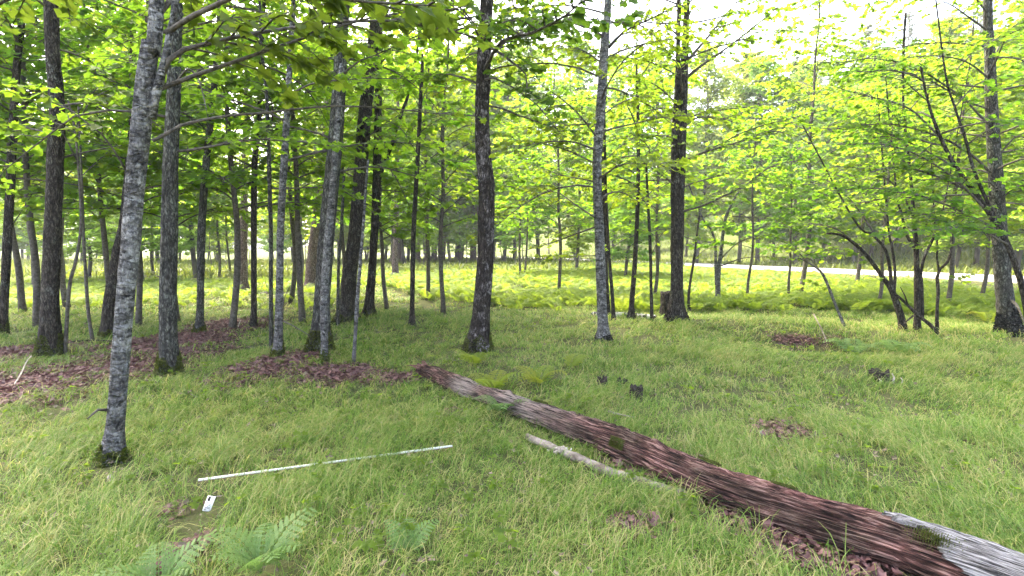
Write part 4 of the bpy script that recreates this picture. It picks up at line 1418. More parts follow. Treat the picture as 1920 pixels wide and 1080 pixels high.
MID = [
    # px, py, template list, index, scale, label
    (118, 530, T_YOUNG, 0, 1.05, "young leafy maple behind the stout brown trunk"),
    (166, 524, T_TALL, 2, 0.8, "grey forked maple standing at the bright meadow between two left trunks"),
    (60, 540, T_YOUNG, 1, 1.0, "leafy young maple among pale ferns between the two leftmost trunks"),
    (265, 535, T_TALL, 0, 0.8, "pale trunk peeping out beside the nearest trunk, beyond the grass"),
    (293, 521, T_YOUNG, 2, 1.1, "straight slender maple in the gap before the grey mossy-footed trunk"),
    (368, 522, T_TALL, 1, 0.75, "dark maple immediately behind the slender mossy-footed trunk"),
    (411, 521, T_YOUNG, 4, 1.1, "straight bare-stemmed young maple beyond the thin litter strip"),
    (432, 520, T_YOUNG, 3, 1.25, "thin young maple next to the pale speckled far trunk"),
    (552, 522, T_YOUNG, 0, 1.0, "young maple seen between the slim mottled trunk and pinkish pine"),
    (565, 524, T_YOUNG, 1, 1.1, "young maple closest to the leaning pinkish pine"),
    (742, 512, T_YOUNG, 2, 1.0, "young maple with drooping layered leaves behind the slender lone stem"),
    (985, 520, T_YOUNG, 3, 1.2, "dark-stemmed leafy maple on the fern field behind the solitary trunk"),
    (975, 519, T_YOUNG, 4, 1.0, "twin neighbour stem beside the dark-stemmed maple on the fern field"),
    (1080, 516, T_TALL, 3, 0.6, "leafy maple on the grass verge before the bright road"),
    (1172, 524, T_TALL, 2, 0.62, "stout maple near the road between speckled and slim dark trunks"),
]
for px, py, T, i, s, lab in MID:
    mid_tree(lab, px, py, 0, T[i % len(T)], s, rng.uniform(0, 6.28))

# visible slender trunks of the middle distance, each with its own crown high up
pinep = main_tree("pine_tree", "leaning pinkish pine trunk beyond the mossy-footed trees",
                  [(586, 528, 30), (588, 480, 24), (594, 420, 21), (600, 360, 18), (606, 300, 16), (615, 200, 13)], M_PINE, 1.0, None, k=14, depth=19, top=16)
main_tree("pine_tree", "pale speckled pine trunk in a gap near the meadow's edge",
          [(455, 534, 20), (456, 500, 17), (457, 440, 15), (458, 360, 13), (460, 260, 11), (462, 150, 9)], M_PINE, 1.0, None, k=14, depth=18.5, top=16)
main_tree("pine_tree", "short-looking pinkish trunk among pale ferns behind the slender lone stem",
          [(741, 516, 15), (741, 490, 11), (742, 450, 10), (743, 380, 9), (745, 300, 8)], M_PINE, .9, None, k=12, depth=25, top=15)

# understory that fills the view: positions by direction (px) and distance
UNDER = [
    (30, 13.0, T_YOUNG, 2, 1.1), (200, 12.5, T_YOUNG, 0, 1.05), (-90, 10.5, T_YOUNG, 4, 1.1), 
    (535, 15, T_YOUNG, 2, 1.1), (640, 15.5, T_YOUNG, 1, 1.2), (720, 14.0, T_YOUNG, 3, 1.2), (800, 16.5, T_YOUNG, 4, 1.1),
    (1225, 14.5, T_YOUNG, 1, 1.0), (1405, 14.5, T_SAPLING, 1, 1.2),
    (1480, 15, T_YOUNG, 3, 0.8), (1650, 13, T_YOUNG, 1, 0.85), (1780, 13, T_YOUNG, 4, 0.9), (1840, 15, T_YOUNG, 0, 0.9), (1960, 12, T_YOUNG, 2, 1.0), (1930, 16, T_YOUNG, 1, 1.0),
    (60, 10.5, T_YOUNG, 4, 1.05), (130, 14, T_YOUNG, 2, 1.1), (255, 11, T_YOUNG, 1, 1.2), (335, 11.5, T_YOUNG, 0, 1.0), (425, 10.5, T_YOUNG, 2, 1.0), (560, 11.5, T_YOUNG, 4, 1.1),
    (1500, 17, T_YOUNG, 2, 1.15), (1610, 19, T_YOUNG, 0, 1.2),
    (835, 13, T_YOUNG, 1, 1.15), (1045, 17, T_YOUNG, 1, 1.1),
]
for j, (px, Y, i, s) in enumerate([(945, 46, 0, 1.25), (1010, 50, 1, 1.2), (1080, 44, 3, 1.2), (1150, 48, 3, 1.2), (1235, 44, 0, 1.15), (1305, 42, 1, 1.0), (1385, 44, 3, 1.1), (1450, 46, 0, .8), (1420, 42, 0, 1.1), (1490, 41, 3, 1.0), (1540, 44, 2, 1.1), (1600, 39, 3, .85), (1680, 42, 0, 1.0), (1750, 38, 1, 1.0), (1790, 30, 2, .95),
                                   (1830, 32, 3, .9), (1905, 28, 0, .95), (1990, 24, 2, .9), (890, 48, 3, 1.25), (825, 44, 0, 1.2), (760, 42, 2, 1.35)]):
    b = at(px, 500, Y)
    put_tree("maple_tree", "broad leafy maple beyond the fern field, where it meets the road", "tree", T_TALL[i], (b[0], Y, gz(b[0], Y)), s, rng.uniform(0, 6.28), "broad maples by the fern field and road")
for j in range(26):
    px, Y = rng.uniform(-80, 1000), rng.uniform(34, 46)
    b = at(px, 500, Y)
    if road_dist(b[:1], np.array([Y]))[0] < -4:
        put_tree("sapling", "leafy bush-like sapling at the far side of the meadow, under the wood's edge", "sapling", T_SAPLING[j % 3], (b[0], Y, gz(b[0], Y)), rng.uniform(0.9, 1.5), rng.uniform(0, 6.28), "saplings along the wood's far edge")
UWORDS = ["deep green", "yellow-green", "bright green", "loose airy", "dense layered", "drooping", "spreading", "narrow", "tall narrow", "low branched"]
for j, (px, Y, T, i, s) in enumerate(UNDER):
    b = at(px, 500, Y)
    p = (b[0], Y, gz(b[0], Y))
    put_tree("maple_tree", "layered young maple of the understory among the nearer trunks", "tree", T[i], p, s, rng.uniform(0, 6.28), "young understory maples")

# tall trees behind: the wood's body and its far edge
def forest():
    r = np.random.default_rng(42)
    pts = []

    def tryput(x, y, dmin):
        for a, b in pts:
            if (a - x) ** 2 + (b - y) ** 2 < dmin * dmin:
                return False
        if abs(road_dist(np.array([x]), np.array([y]))[0]) < 4.0:
            return False
        pts.append((x, y))
        return True

    n = 0
    n = 0
    for _ in range(4000):   # far edge across the left and centre
        px = r.uniform(-100, 1000)
        Y = r.uniform(46, 78)
        x = (px - 960) / 960 * Y
        if n >= 52:
            break
        if tryput(x, Y, 2.6):
            n += 1
            tall_ = px > 560
            put_tree("maple_tree", "tree in the far wood closing the view beyond the meadow", "tree", T_TALL[r.integers(4)], (x, Y, gz(x, Y)), r.uniform(1.0, 1.45) if tall_ else r.uniform(0.75, 1.05), r.uniform(0, 6.28), "trees of the far wood")
    n = 0
    for _ in range(4000):   # many thin straight trunks behind the fern field
        px = r.uniform(720, 930)
        Y = r.uniform(44, 60)
        x = (px - 960) / 960 * Y
        if n >= 26:
            break
        if tryput(x, Y, 0.9):
            n += 1
            put_tree("pine_tree", "one of many straight thin trunks behind the fern field", "tree", T_PINE[r.integers(2)], (x, Y, gz(x, Y)), r.uniform(0.7, 0.95), r.uniform(0, 6.28), "thin straight trunks behind the fern field")
    n = 0
    for _ in range(4000):   # hillside beyond the road
        px = r.uniform(950, 2050)
        Y = r.uniform(30, 95)
        x = (px - 960) / 960 * Y
        rd = road_dist(np.array([x]), np.array([Y]))[0]
        if n >= 66:
            break
        if rd > 13 and tryput(x, Y, 2.8):
            n += 1
            if r.random() < 0.3 and Y > 58:
                put_tree("pine_tree", "pale pine on the wooded slope beyond the road", "tree", T_PINE[r.integers(2)], (x, Y, gz(x, Y)), r.uniform(0.75, 1.1), r.uniform(0, 6.28), "pines on the slope beyond the road")
            else:
                put_tree("maple_tree", "leafy tree on the wooded slope beyond the road", "tree", T_TALL[r.integers(4)], (x, Y, gz(x, Y)), r.uniform(0.6, 1.0), r.uniform(0, 6.28), "leafy trees on the slope beyond the road")


forest()


# ------------------------------------------------------------------ the fallen log
def log_material():
    m, N, L, out = mat("rotten_reddish_wood")
    tc = N("ShaderNodeTexCoord").outputs["UV"]
    f1 = noise_node(N, L, tc, 1.0, 9, 0.72, (5.0, 82, 1))
    f2 = noise_node(N, L, tc, 1.0, 5, 0.6, (2.2, 5, 1))
    f3 = noise_node(N, L, tc, 1.0, 4, 0.6, (8, 70, 1))
    r1 = ramp(N, [(0.40, (0.007, 0.005, 0.005)), (0.465, (0.055, 0.030, 0.026)), (0.53, (0.16, 0.092, 0.078)), (0.60, (0.40, 0.30, 0.26))])
    L(f1, r1.inputs[0])
    r2 = ramp(N, [(0.42, (0.55, 0.52, 0.48)), (0.60, (1.25, 1.0, 1.02))])
    L(f2, r2.inputs[0])
    mpv = N("ShaderNodeMapping")
    mpv.inputs["Scale"].default_value = (7, 80, 1)
    L(tc, mpv.inputs["Vector"])
    vv = N("ShaderNodeTexVoronoi")
    vv.inputs["Scale"].default_value = 1.0
    L(mpv.outputs[0], vv.inputs["Vector"])
    bw = N("ShaderNodeSeparateColor")
    L(vv.outputs["Color"], bw.inputs[0])
    f1m = N("ShaderNodeMix", data_type='FLOAT')
    f1m.inputs[0].default_value = 0.09
    L(f1, f1m.inputs[2])
    L(bw.outputs[0], f1m.inputs[3])
    f1o = f1
    f1 = f1m.outputs[0]
    L(f1, r1.inputs[0])
    mu = N("ShaderNodeMix", data_type='RGBA', blend_type='MULTIPLY')
    mu.inputs[0].default_value = 1.0
    L(r1.outputs[0], mu.inputs[6])
    L(r2.outputs[0], mu.inputs[7])
    # bleached stretch in the middle, dark far end
    at_ = N("ShaderNodeAttribute")
    at_.attribute_name = "bleach"
    mm = N("ShaderNodeMath", operation='MULTIPLY')
    r4 = ramp(N, [(0.40, 0.0), (0.52, 1.0)])
    L(f1, r4.inputs[0])
    L(r4.outputs[0], mm.inputs[0])
    L(at_.outputs["Fac"], mm.inputs[1])
    c = mixc(N, L, mm.outputs[0], mu.outputs[2], (0.46, 0.38, 0.34))
    p = N("ShaderNodeBsdfPrincipled")
    p.inputs["Roughness"].default_value = 0.85
    p.inputs["Specular IOR Level"].default_value = 0.2
    L(c, p.inputs["Base Color"])
    b = N("ShaderNodeBump")
    b.inputs["Strength"].default_value = 1.0
    b.inputs["Distance"].default_value = 0.045
    ad = N("ShaderNodeMath", operation='ADD')
    L(f1, ad.inputs[0])
    L(f3, ad.inputs[1])
    L(ad.outputs[0], b.inputs["Height"])
    L(b.outputs[0], p.inputs["Normal"])
    L(p.outputs[0], out.inputs[0])
    return m


def uv_from(me, k, n, Lt):
    """u along, v around"""
    uvl = me.uv_layers.new(name="UVMap")
    vi = np.empty(len(me.loops), dtype=np.int32)
    me.loops.foreach_get("vertex_index", vi)
    ring = np.minimum(vi // k, n - 1)
    around = (vi % k) / k
    uv = np.stack([Lt[ring], np.abs(around * 2 - 1) * 0.5], 1).astype(np.float32)
    uvl.data.foreach_set("uv", uv.ravel())


def build_log():
    P, R = resample(LOG_P, LOG_R, 0.011)
    n, k = len(P), 120
    sl = np.linspace(0, 1, n)
    P = P + np.stack([0 * sl, 0.025 * np.sin(9 * sl) + 0.012 * np.sin(23 * sl + 1), 0.012 * np.sin(13 * sl + 2)], 1)
    cum = np.concatenate([[0], np.cumsum(np.linalg.norm(np.diff(P, axis=0), axis=1))])
    th = np.arange(k) * 2 * math.pi / k
    U, TH = np.meshgrid(cum, th, indexing='ij')
    cth, sth = np.cos(TH).ravel(), np.sin(TH).ravel()
    u = U.ravel()

    def nz(su, st, o):
        return vnoise(np.stack([u * su + o, cth * st, sth * st + o], 1)).reshape(n, k)
    rad = R[:, None] * (1 + 0.10 * nz(1.5, 1.2, 0) + 0.075 * nz(2.2, 6, 4) + 0.055 * nz(5.0, 14, 9) + 0.03 * nz(14, 24, 14))
    # flakes: stepped edges along the grain
    st = nz(2.0, 5, 22)
    rad += R[:, None] * 0.10 * (sstep(0.10, 0.14, st) - 0.5)
    rad += R[:, None] * 0.07 * (sstep(0.05, 0.09, nz(4.5, 10, 61)) - 0.5)
    rad -= R[:, None] * 0.07 * sstep(0.25, 0.5, np.abs(nz(6, 22, 71)))
    crack = np.abs(nz(2.6, 15, 81)) + 0.5 * np.abs(nz(9, 34, 83))
    rad -= R[:, None] * 0.13 * sstep(0.16, 0.02, crack)
    rad += R[:, None] * 0.03 * nz(26, 46, 91)
    for ku, ka, ks in ((1.95, 1.25, .05), (2.75, .5, .045), (3.7, 1.5, .055)):
        rad += R[:, None] * 0.32 * np.exp(-((U - ku) / ks) ** 2 - ((np.cos(TH - ka) - 1) * -2) / (0.28 ** 2))
    # the broken far end: ragged and hollowed
    tear = sstep(0.55, 0.0, U + 0.22 * nz(3, 3, 30))
    rad *= 1 - 0.55 * tear * (0.5 + 0.5 * nz(1.0, 2.5, 41))
    # gap where the wood has crumbled away
    rad *= 1 - 0.35 * np.exp(-((U - 1.55) / 0.16) ** 2) * (0.6 + 0.4 * nz(2, 2, 50))
    org = np.array([P[n // 2][0], P[n // 2][1], gz(P[n // 2][0], P[n // 2][1])])
    root = thing("fallen_log", "long rotten reddish log lying aslant through the grass", "log", org)
    V, f = tube(P - org, rad, k)
    m1 = log_material()
    me = new_mesh("log_body", V, [(q, 0) for q in f], m1, True)
    at_ = me.attributes.new("bleach", 'FLOAT', 'POINT')
    bl = np.exp(-((U - 2.2) / 0.5) ** 2) * 0.7 + 0.9 * np.exp(-((U - 1.25) / 0.22) ** 2)
    at_.data.foreach_set("value", np.concatenate([bl.ravel(), [0, 0]]).astype(np.float32))
    uv_from(me, k, n, cum)
    add("log_body", me, root)

    # grey bark plates still on the near end
    T = norm(np.gradient(P, axis=0))
    up = np.array([0, 0, 1.0])
    side = norm(np.cross(T, up))
    up2 = np.cross(side, T)

    Lt = cum[-1]
    proj = np.array([960 + 960 * p[0] / p[1] for p in P])

    def plate(name, px0, px1, lower, upper, thick, seed, label):
        """bark following the log between two angles; sinks into the wood outside its ragged outline"""
        u0, u1 = np.interp(px0, proj, cum), (Lt if px1 is None else np.interp(px1, proj, cum))
        uu = np.arange(u0, u1, 0.006)
        av = np.linspace(-2.3, 2.2, 170)
        UU, AA = np.meshgrid(uu, av, indexing='ij')
        sh = UU.shape
        pxs = np.interp(uu, cum, proj)
        lo = np.interp(pxs, lower[0], lower[1])[:, None]
        up = np.interp(pxs, upper[0], upper[1])[:, None]

        def nn(a, b, o):
            return vnoise(np.stack([UU.ravel() * a + o, AA.ravel() * b, 0 * UU.ravel() + o], 1)).reshape(sh)
        e = 0.28 * nn(2.5, 3.5, seed) + 0.22 * nn(6, 12, seed + 2) + 0.10 * nn(15, 34, seed + 4)
        du = np.minimum(UU - u0, (u1 - UU) if px1 is not None else 9.0) / 0.25
        inside = np.minimum(np.minimum(up - AA, AA - lo), du) + e
        ok = sstep(0.0, 0.035, inside)
        ridge = np.abs(nn(6, 17, seed + 8)) * 0.6 + np.abs(nn(14, 34, seed + 9)) * 0.4
        Ru = np.interp(uu, cum, R)[:, None]
        rad_ = Ru * (0.80 + 0.33 * ok) + ok * (thick + 0.020 * ridge - 0.006)
        C = np.stack([np.interp(uu, cum, P[:, q]) - org[q] for q in range(3)], 1)
        Sd = norm(np.stack([np.interp(uu, cum, side[:, q]) for q in range(3)], 1))
        Ud = norm(np.stack([np.interp(uu, cum, up2[:, q]) for q in range(3)], 1))
        V1 = C[:, None] + (np.sin(AA)[..., None] * Sd[:, None] + np.cos(AA)[..., None] * Ud[:, None]) * rad_[..., None]
        idx = np.arange(sh[0] * sh[1]).reshape(sh)
        qs = np.stack([idx[:-1, :-1], idx[:-1, 1:], idx[1:, 1:], idx[1:, :-1]], -1).reshape(-1, 4)
        keep = (ok.ravel()[qs].max(1) > 0.01)
        qs = qs[keep]
        used, inv = np.unique(qs, return_inverse=True)
        me2 = new_mesh(name, V1.reshape(-1, 3)[used], [(inv.reshape(qs.shape), 0)], M_LOGBARK, True)
        uvl = me2.uv_layers.new(name="UVMap")
        vi = np.empty(len(me2.loops), dtype=np.int32)
        me2.loops.foreach_get("vertex_index", vi)
        vi = used[vi]
        uvl.data.foreach_set("uv", np.stack([UU.ravel()[vi], AA.ravel()[vi] * 0.15], 1).astype(np.float32).ravel())
        o = add(name, me2, root)
        o["label"] = label

    plate("bark", 1680, None, ([1680, 2300], [-2.2, -2.2]), ([1680, 1740, 1775, 1815, 1860, 1920, 2100], [-0.25, 0.0, 0.25, 0.95, 1.3, 1.6, 1.9]), 0.004, 3, "silvery grey furrowed bark left on the near end")
    # moss cushion beside the bark
    r = np.random.default_rng(8)
    acc = Acc()
    N_ = 1500
    uu = np.interp(1785, proj, cum) + r.normal(0, 0.04, N_)
    aa = 0.55 + r.normal(0, 0.16, N_)
    ii = np.clip(np.searchsorted(cum, uu), 0, n - 1)
    d = np.sin(aa)[:, None] * side[ii] + np.cos(aa)[:, None] * up2[ii]
    pos = P[ii] - org + d * (R[ii] * 1.13 + r.uniform(0, .01, N_))[:, None]
    put_leaves(acc, LEAF_FAR, pos, norm(d + r.normal(0, .5, (N_, 3))), r.normal(0, 1, (N_, 3)), r.uniform(.004, .009, N_))
    add("moss", acc.mesh("moss", M_MOSS), root)
    for pxm, am in ((1010, -0.3), (1330, -0.45), (1180, 1.15), (1480, -0.5)):
        acc = Acc()
        N_ = 1200
        uu = np.interp(pxm, proj, cum) + r.uniform(-0.07, 0.07, N_)
        aa = am + r.uniform(-0.3, 0.3, N_)
        ii = np.clip(np.searchsorted(cum, uu), 0, n - 1)
        d = np.sin(aa)[:, None] * side[ii] + np.cos(aa)[:, None] * up2[ii]
        pos = P[ii] - org + d * (R[ii] * 1.03 + r.uniform(0, .012, N_))[:, None]
        put_leaves(acc, LEAF_FAR, pos, norm(d + r.normal(0, .6, (N_, 3))), r.normal(0, 1, (N_, 3)), r.uniform(.006, .011, N_))
        add("moss", acc.mesh("moss", M_MOSS), root)
    # splinters at the broken end and a torn flake in the middle
    for q in range(7):
        acc = Acc()
        a = r.uniform(0, 6.28)
        c = P[12] - org + (np.cos(a) * up2[12] + np.sin(a) * side[12]) * R[12] * 0.7
        pts = np.array([c, c - T[12] * 0.10 + r.normal(0, .015, 3), c - T[12] * r.uniform(.14, .26) + r.normal(0, .03, 3) + np.array([0, 0, .02])])
        V, f = tube(pts, np.array([.022, .012, .003]), 5)
        acc.put(V, f)
        add("splinter", acc.mesh("splinter", m1), root)
    return root


M_LOGBARK = None


def logbark_material():
    m, N, L, out = mat("weathered_grey_log_bark")
    tc = N("ShaderNodeTexCoord").outputs["UV"]
    f1 = noise_node(N, L, tc, 1.0, 8, 0.72, (5.0, 120, 1))
    r1 = ramp(N, [(0.42, (0.016, 0.014, 0.014)), (0.49, (0.13, 0.122, 0.125)), (0.58, (0.38, 0.365, 0.375))])
    L(f1, r1.inputs[0])
    p = N("ShaderNodeBsdfPrincipled")
    p.inputs["Roughness"].default_value = 0.9
    L(r1.outputs[0], p.inputs["Base Color"])
    b = N("ShaderNodeBump")
    b.inputs["Strength"].default_value = 1.0
    b.inputs["Distance"].default_value = 0.02
    L(f1, b.inputs["Height"])
    L(b.outputs[0], p.inputs["Normal"])
    L(p.outputs[0], out.inputs[0])
    return m


M_LOGBARK = logbark_material()
build_log()

# ------------------------------------------------------------------ smaller dead wood
M_DEADWOOD = plain("dead_branch_wood", (0.10, 0.075, 0.06), 0.9, (0.30, 0.25, 0.22), 9, 0.8, (1, 1, 1))
M_BLEACHED = plain("bleached_wood", (0.26, 0.21, 0.18), 0.85, (0.48, 0.42, 0.38), 14, 0.4)
M_BLACKWOOD = plain("charred_wood", (0.008, 0.006, 0.005), 0.9, (0.06, 0.045, 0.038), 24, 1.0)
M_WHITE = plain("white_paint", (0.58, 0.56, 0.52), 0.5, (0.80, 0.79, 0.78), 9)
M_INK = plain("black_ink", (0.012, 0.012, 0.012), 0.5)


def stick(name, label, cat, pts, r0, r1, material, k=9, lift=0.02, rough=0.12, parts=None, group=None):
    """pts: (px, py) on the ground, with an optional lift in metres"""
    W = []
    for q in pts:
        g = ghit(q[0], q[1])
        g[2] += lift + (q[2] if len(q) > 2 else 0)
        W.append(g)
    W = np.array(W)
    org = W[0].copy()
    org[2] = gz(org[0], org[1])
    P, R = resample(W - org, np.linspace(r0, r1, len(W)), 0.03)
    th = np.arange(k)
    n = len(P)
    q = np.stack([np.repeat(np.arange(n)[:, None] * 0.5, k, 1).ravel(), np.cos(np.repeat(th[None], n, 0) * 6.283 / k).ravel() * 1.5, np.sin(np.repeat(th[None], n, 0) * 6.283 / k).ravel() * 1.5], 1)
    rad = R[:, None] * (1 + rough * vnoise(q + len(label)).reshape(n, k))
    V, f = tube(P, rad, k)
    me = new_mesh(name, V, [(a, 0) for a in f], material, True)
    return thing(name, label, cat, org, group=group, mesh=me)


b = stick("broken_branch", "short rotten branch with a torn tip lying parallel to the near side of the log", "branch",
          [(988, 832, .03), (1010, 842, .03), (1060, 864, .03), (1110, 884, .02), (1160, 903, .01), (1220, 920, 0), (1290, 935, -.02)], 0.028, 0.040, M_DEADWOOD, 12, 0.035, 0.25)
a = Acc()
rr = np.random.default_rng(3)
c0 = ghit(1055, 862) - np.array(b.location)
for q in range(40):
    pts = c0 + rr.normal(0, .02, 3) * [1.8, 1, .5] + np.array([0, 0, .075]) + np.array([[0, 0, 0], rr.normal(0, .012, 3)])
    V, f = tube(pts, np.array([.009, .004]), 5)
    a.put(V, f)
add("lichen", a.mesh("lichen", M_BLEACHED), b)
stick("twig", "thin bent twig poking up from leaf litter between the log and its parallel branch", "twig", [(1180, 905, 0.0), (1210, 892, .05), (1240, 885, .10)], .006, .002, M_TWIG, 5)
stick("fallen_stick", "bleached straight stick slanting on the reddish litter at the left", "stick", [(18, 737, 0), (38, 715, .05), (52, 696, .12), (60, 690, .15)], .010, .006, M_BLEACHED, 7)
stick("fallen_stick", "dark long stick lying between sapling and curving trunk in litter", "stick", [(120, 650, 0), (150, 644, .02), (200, 645, .03), (250, 648, .0)], .018, .012, M_BLACKWOOD, 7, .03)
stick("fallen_stick", "curved pale stick flat on the big litter patch below the bleached one", "stick", [(5, 722), (45, 727), (75, 733), (98, 736)], .009, .006, M_DEADWOOD, 6)
stick("fallen_stick", "short pale stick standing out of the thin litter strip", "stick", [(444, 621, 0), (447, 616, .03), (451, 611, .1)], .012, .006, M_BLEACHED, 6)
stick("fallen_stick", "dark stick lying in the grass before the grey mossy-footed trunk", "stick", [(334, 742), (350, 740), (372, 748)], .012, .006, M_DEADWOOD, 6)
stick("fallen_stick", "small forked-looking grey twig in pale grass beyond the log", "stick", [(1140, 780), (1160, 786), (1190, 792)], .012, .006, M_DEADWOOD, 6, .05)
stick("fallen_stick", "dark stick sloping down into the hollow beside the leaning sapling", "stick", [(1525, 612, .22), (1540, 632, .12), (1550, 645, .02)], .014, .008, M_DEADWOOD, 6)
# dead limb leaning through the clump
W = [at(1676, 548, 9.85), at(1700, 570, 9.75), at(1722, 592, 9.65), at(1742, 607, 9.55), at(1760, 618, 9.5)]
org = np.array([W[-1][0], W[-1][1], gz(W[-1][0], W[-1][1])])
W = np.array(W) - org
W[-1, 2] = min(W[-1, 2], 0.03)
root = thing("dead_limb", "bare dead limb propped aslant among the clump's stems", "branch", org)
V, f = bark_tube(W, np.array([.02, .026, .032, .034, .03]), 9, .1, 0, 3)
a = Acc(); a.put(V, f)
add("stem", a.mesh("stem", M_DARK, True), root)
for pts in ([(1702, 572, 9.72), (1697, 555, 9.7), (1688, 538, 9.7)], [(1712, 592, 9.7), (1700, 602, 9.6), (1694, 612, 9.6)]):
    a = Acc()
    V, f = tube(np.array([at(*q) - org for q in pts]), np.array([.018, .014, .006]), 6)
    a.put(V, f)
    add("branch", a.mesh("branch", M_DARK, True), root)

# birch log behind the slim trunks
Wb = np.array([ghit(x, y) + np.array([0, 0, .045]) for x, y in ((1108, 592), (1150, 593), (1190, 595), (1230, 598))])
ob = Wb[1].copy(); ob[2] = gz(ob[0], ob[1])
m, N, L, out = mat("white_birch_bark")
tc = N("ShaderNodeTexCoord").outputs["Object"]
f_ = noise_node(N, L, tc, 5.0, 4, 0.6, (1.6, 1, 0.7))
r_ = ramp(N, [(0.50, (0.02, 0.018, 0.018)), (0.55, (0.50, 0.48, 0.46))])
L(f_, r_.inputs[0])
p_ = N("ShaderNodeBsdfPrincipled"); p_.inputs["Roughness"].default_value = .8
L(r_.outputs[0], p_.inputs["Base Color"]); L(p_.outputs[0], out.inputs[0])
V, f = bark_tube(Wb - ob, np.array([.055, .06, .055, .045]), 12, .06, 0, 5, .06)
thing("birch_log", "white and black birch log lying behind the slim dark stems", "log", ob, mesh=new_mesh("birch_log", V, [(q, 0) for q in f], m, True))


def stump(label, px, py, w, h_px, material, seed, jag=0.25, depth=None, name="stump"):
    g = ghit(px, py)
    r = np.random.default_rng(seed)
    rad = w * .5 * g[1] / F
    H = h_px * g[1] / F
    n, k = 16, 26
    z = np.linspace(0, 1, n)
    th = np.arange(k) * 6.283 / k
    Z, TH = np.meshgrid(z, th, indexing='ij')
    q = np.stack([np.cos(TH).ravel() * 1.8 + seed, np.sin(TH).ravel() * 1.8, Z.ravel() * 3], 1)
    ns = vnoise(q).reshape(n, k)
    ns2 = vnoise(q * 3 + 5).reshape(n, k)
    top = H * (1 - jag * (0.5 + 0.5 * vnoise(np.stack([np.cos(th) * 2.5 + seed, np.sin(th) * 2.5, th * 0 + 3], 1))))
    R_ = rad * (1 + .35 * np.exp(-Z * 5) + .12 * ns + .08 * ns2)
    V = np.stack([np.cos(TH) * R_, np.sin(TH) * R_, Z * top[None] - 0.04], -1)
    Vin = np.stack([np.cos(th) * R_[-1] * .72, np.sin(th) * R_[-1] * .72, top - 0.05], -1)
    Vin2 = np.stack([np.cos(th) * R_[-1] * .5, np.sin(th) * R_[-1] * .5, top * 0 + H * .45], -1)
    V = np.concatenate([V.reshape(-1, 3), Vin, Vin2, [[0, 0, H * .4]]])
    i = np.arange(n + 1)[:, None] * k
    j = np.arange(k)[None]
    j2 = (j + 1) % k
    qd = np.stack([i + j, i + j2, i + k + j2, i + k + j], -1).reshape(-1, 4)
    jj = np.arange(k)
    tri = np.stack([(n + 1) * k + jj, (n + 1) * k + (jj + 1) % k, np.full(k, (n + 2) * k)], 1)
    me = new_mesh(name, V, [(qd, 0), (tri, 0)], material, True)
    return thing(name, label, "stump", g, mesh=me)


stump("knee-high broken grey stump touching the tall dark double trunk", 1250, 594, 24, 56, M_DARK, 2)
stump("small black charred stub, the lone one nearer the solitary trunk", 1129, 726, 20, 31, M_BLACKWOOD, 4, .7)
stump("low black stub of several points between two other charred stubs", 1168, 722, 22, 24, M_BLACKWOOD, 6, .8)
stump("tallest black charred stub, nearest to the fallen log", 1193, 744, 24, 35, M_BLACKWOOD, 7, .5)
s_ = stump("black hollow stump with pale split wood in grass near the hollow", 1648, 712, 32, 32, M_BLACKWOOD, 9, .7)
for q, (dx, dz, h) in enumerate(((-.11, .0, .05), (.05, .0, .12), (.16, .0, .06))):
    a = Acc()
    V, f = tube(np.array([[dx, -.17, .0], [dx + .02, -.16, h * .6], [dx + .01, -.13, h]]), np.array([.012, .010, .004]), 6)
    a.put(V, f)
    add("splinter", a.mesh("splinter", M_BLEACHED), s_)
stump("dark rotten stub in grass beyond the slim mottled trunk", 496, 552, 14, 8, M_BLACKWOOD, 11, .5)
stump("dark rounded stub at the meadow between grey trunk and nearest trunk", 283, 521, 26, 7, M_BLACKWOOD, 12, .4)

M_CHIP = plain("pale_chip_wood", (0.26, 0.21, 0.18), 0.9, (0.44, 0.38, 0.34), 60)
# pale wood chips and a fungus
for px, py, lab in ((207, 904, "pale wood chip in grass below the nearest trunk"), (1432, 818, "round pale bracket fungus beside the brown bare patch beyond the log")):
    g = ghit(px, py)
    a = Acc()
    s_ = 0.018 if "fungus" not in lab else 0.032
    n_ = 10
    th = np.arange(n_) * 6.283 / n_
    rad = s_ * (1 + .2 * np.cos(2 * th)) * np.where("fungus" in lab, 1, .6 + .5 * np.abs(np.cos(th)))
    Vt = np.stack([np.cos(th) * rad, np.sin(th) * rad * .6, np.full(n_, .07) + .02 * np.sin(th)], 1)
    Vb = Vt - [0, 0, .015]
    V = np.concatenate([Vt, Vb])
    jj = np.arange(n_); jn = (jj + 1) % n_
    a.put(V, [jj[None], (n_ + jj)[::-1][None], np.stack([jj, n_ + jj, n_ + jn, jn], 1)])
    fungus = "fungus" in lab
    thing("bracket_fungus" if fungus else "wood_chip", lab, "fungus" if fungus else "wood chip", g - np.array([0, 0, .03]), rng.uniform(-.5, .5), mesh=a.mesh("chip", M_CHIP))

# white measuring stick
A, B = ghit(372, 912), ghit(848, 848)
A = at(372, 900, A[1] - .06); B = at(848, 836, B[1] - .06)
mid = (A + B) / 2
root = thing("measuring_stick", "thin white measuring stick lying straight across the grass", "stick", (mid[0], mid[1], mid[2]))
d = norm(B - A); Ls = np.linalg.norm(B - A)
sd_ = norm(np.cross(d, [0, 0, 1.0])); up_ = np.cross(sd_, d)


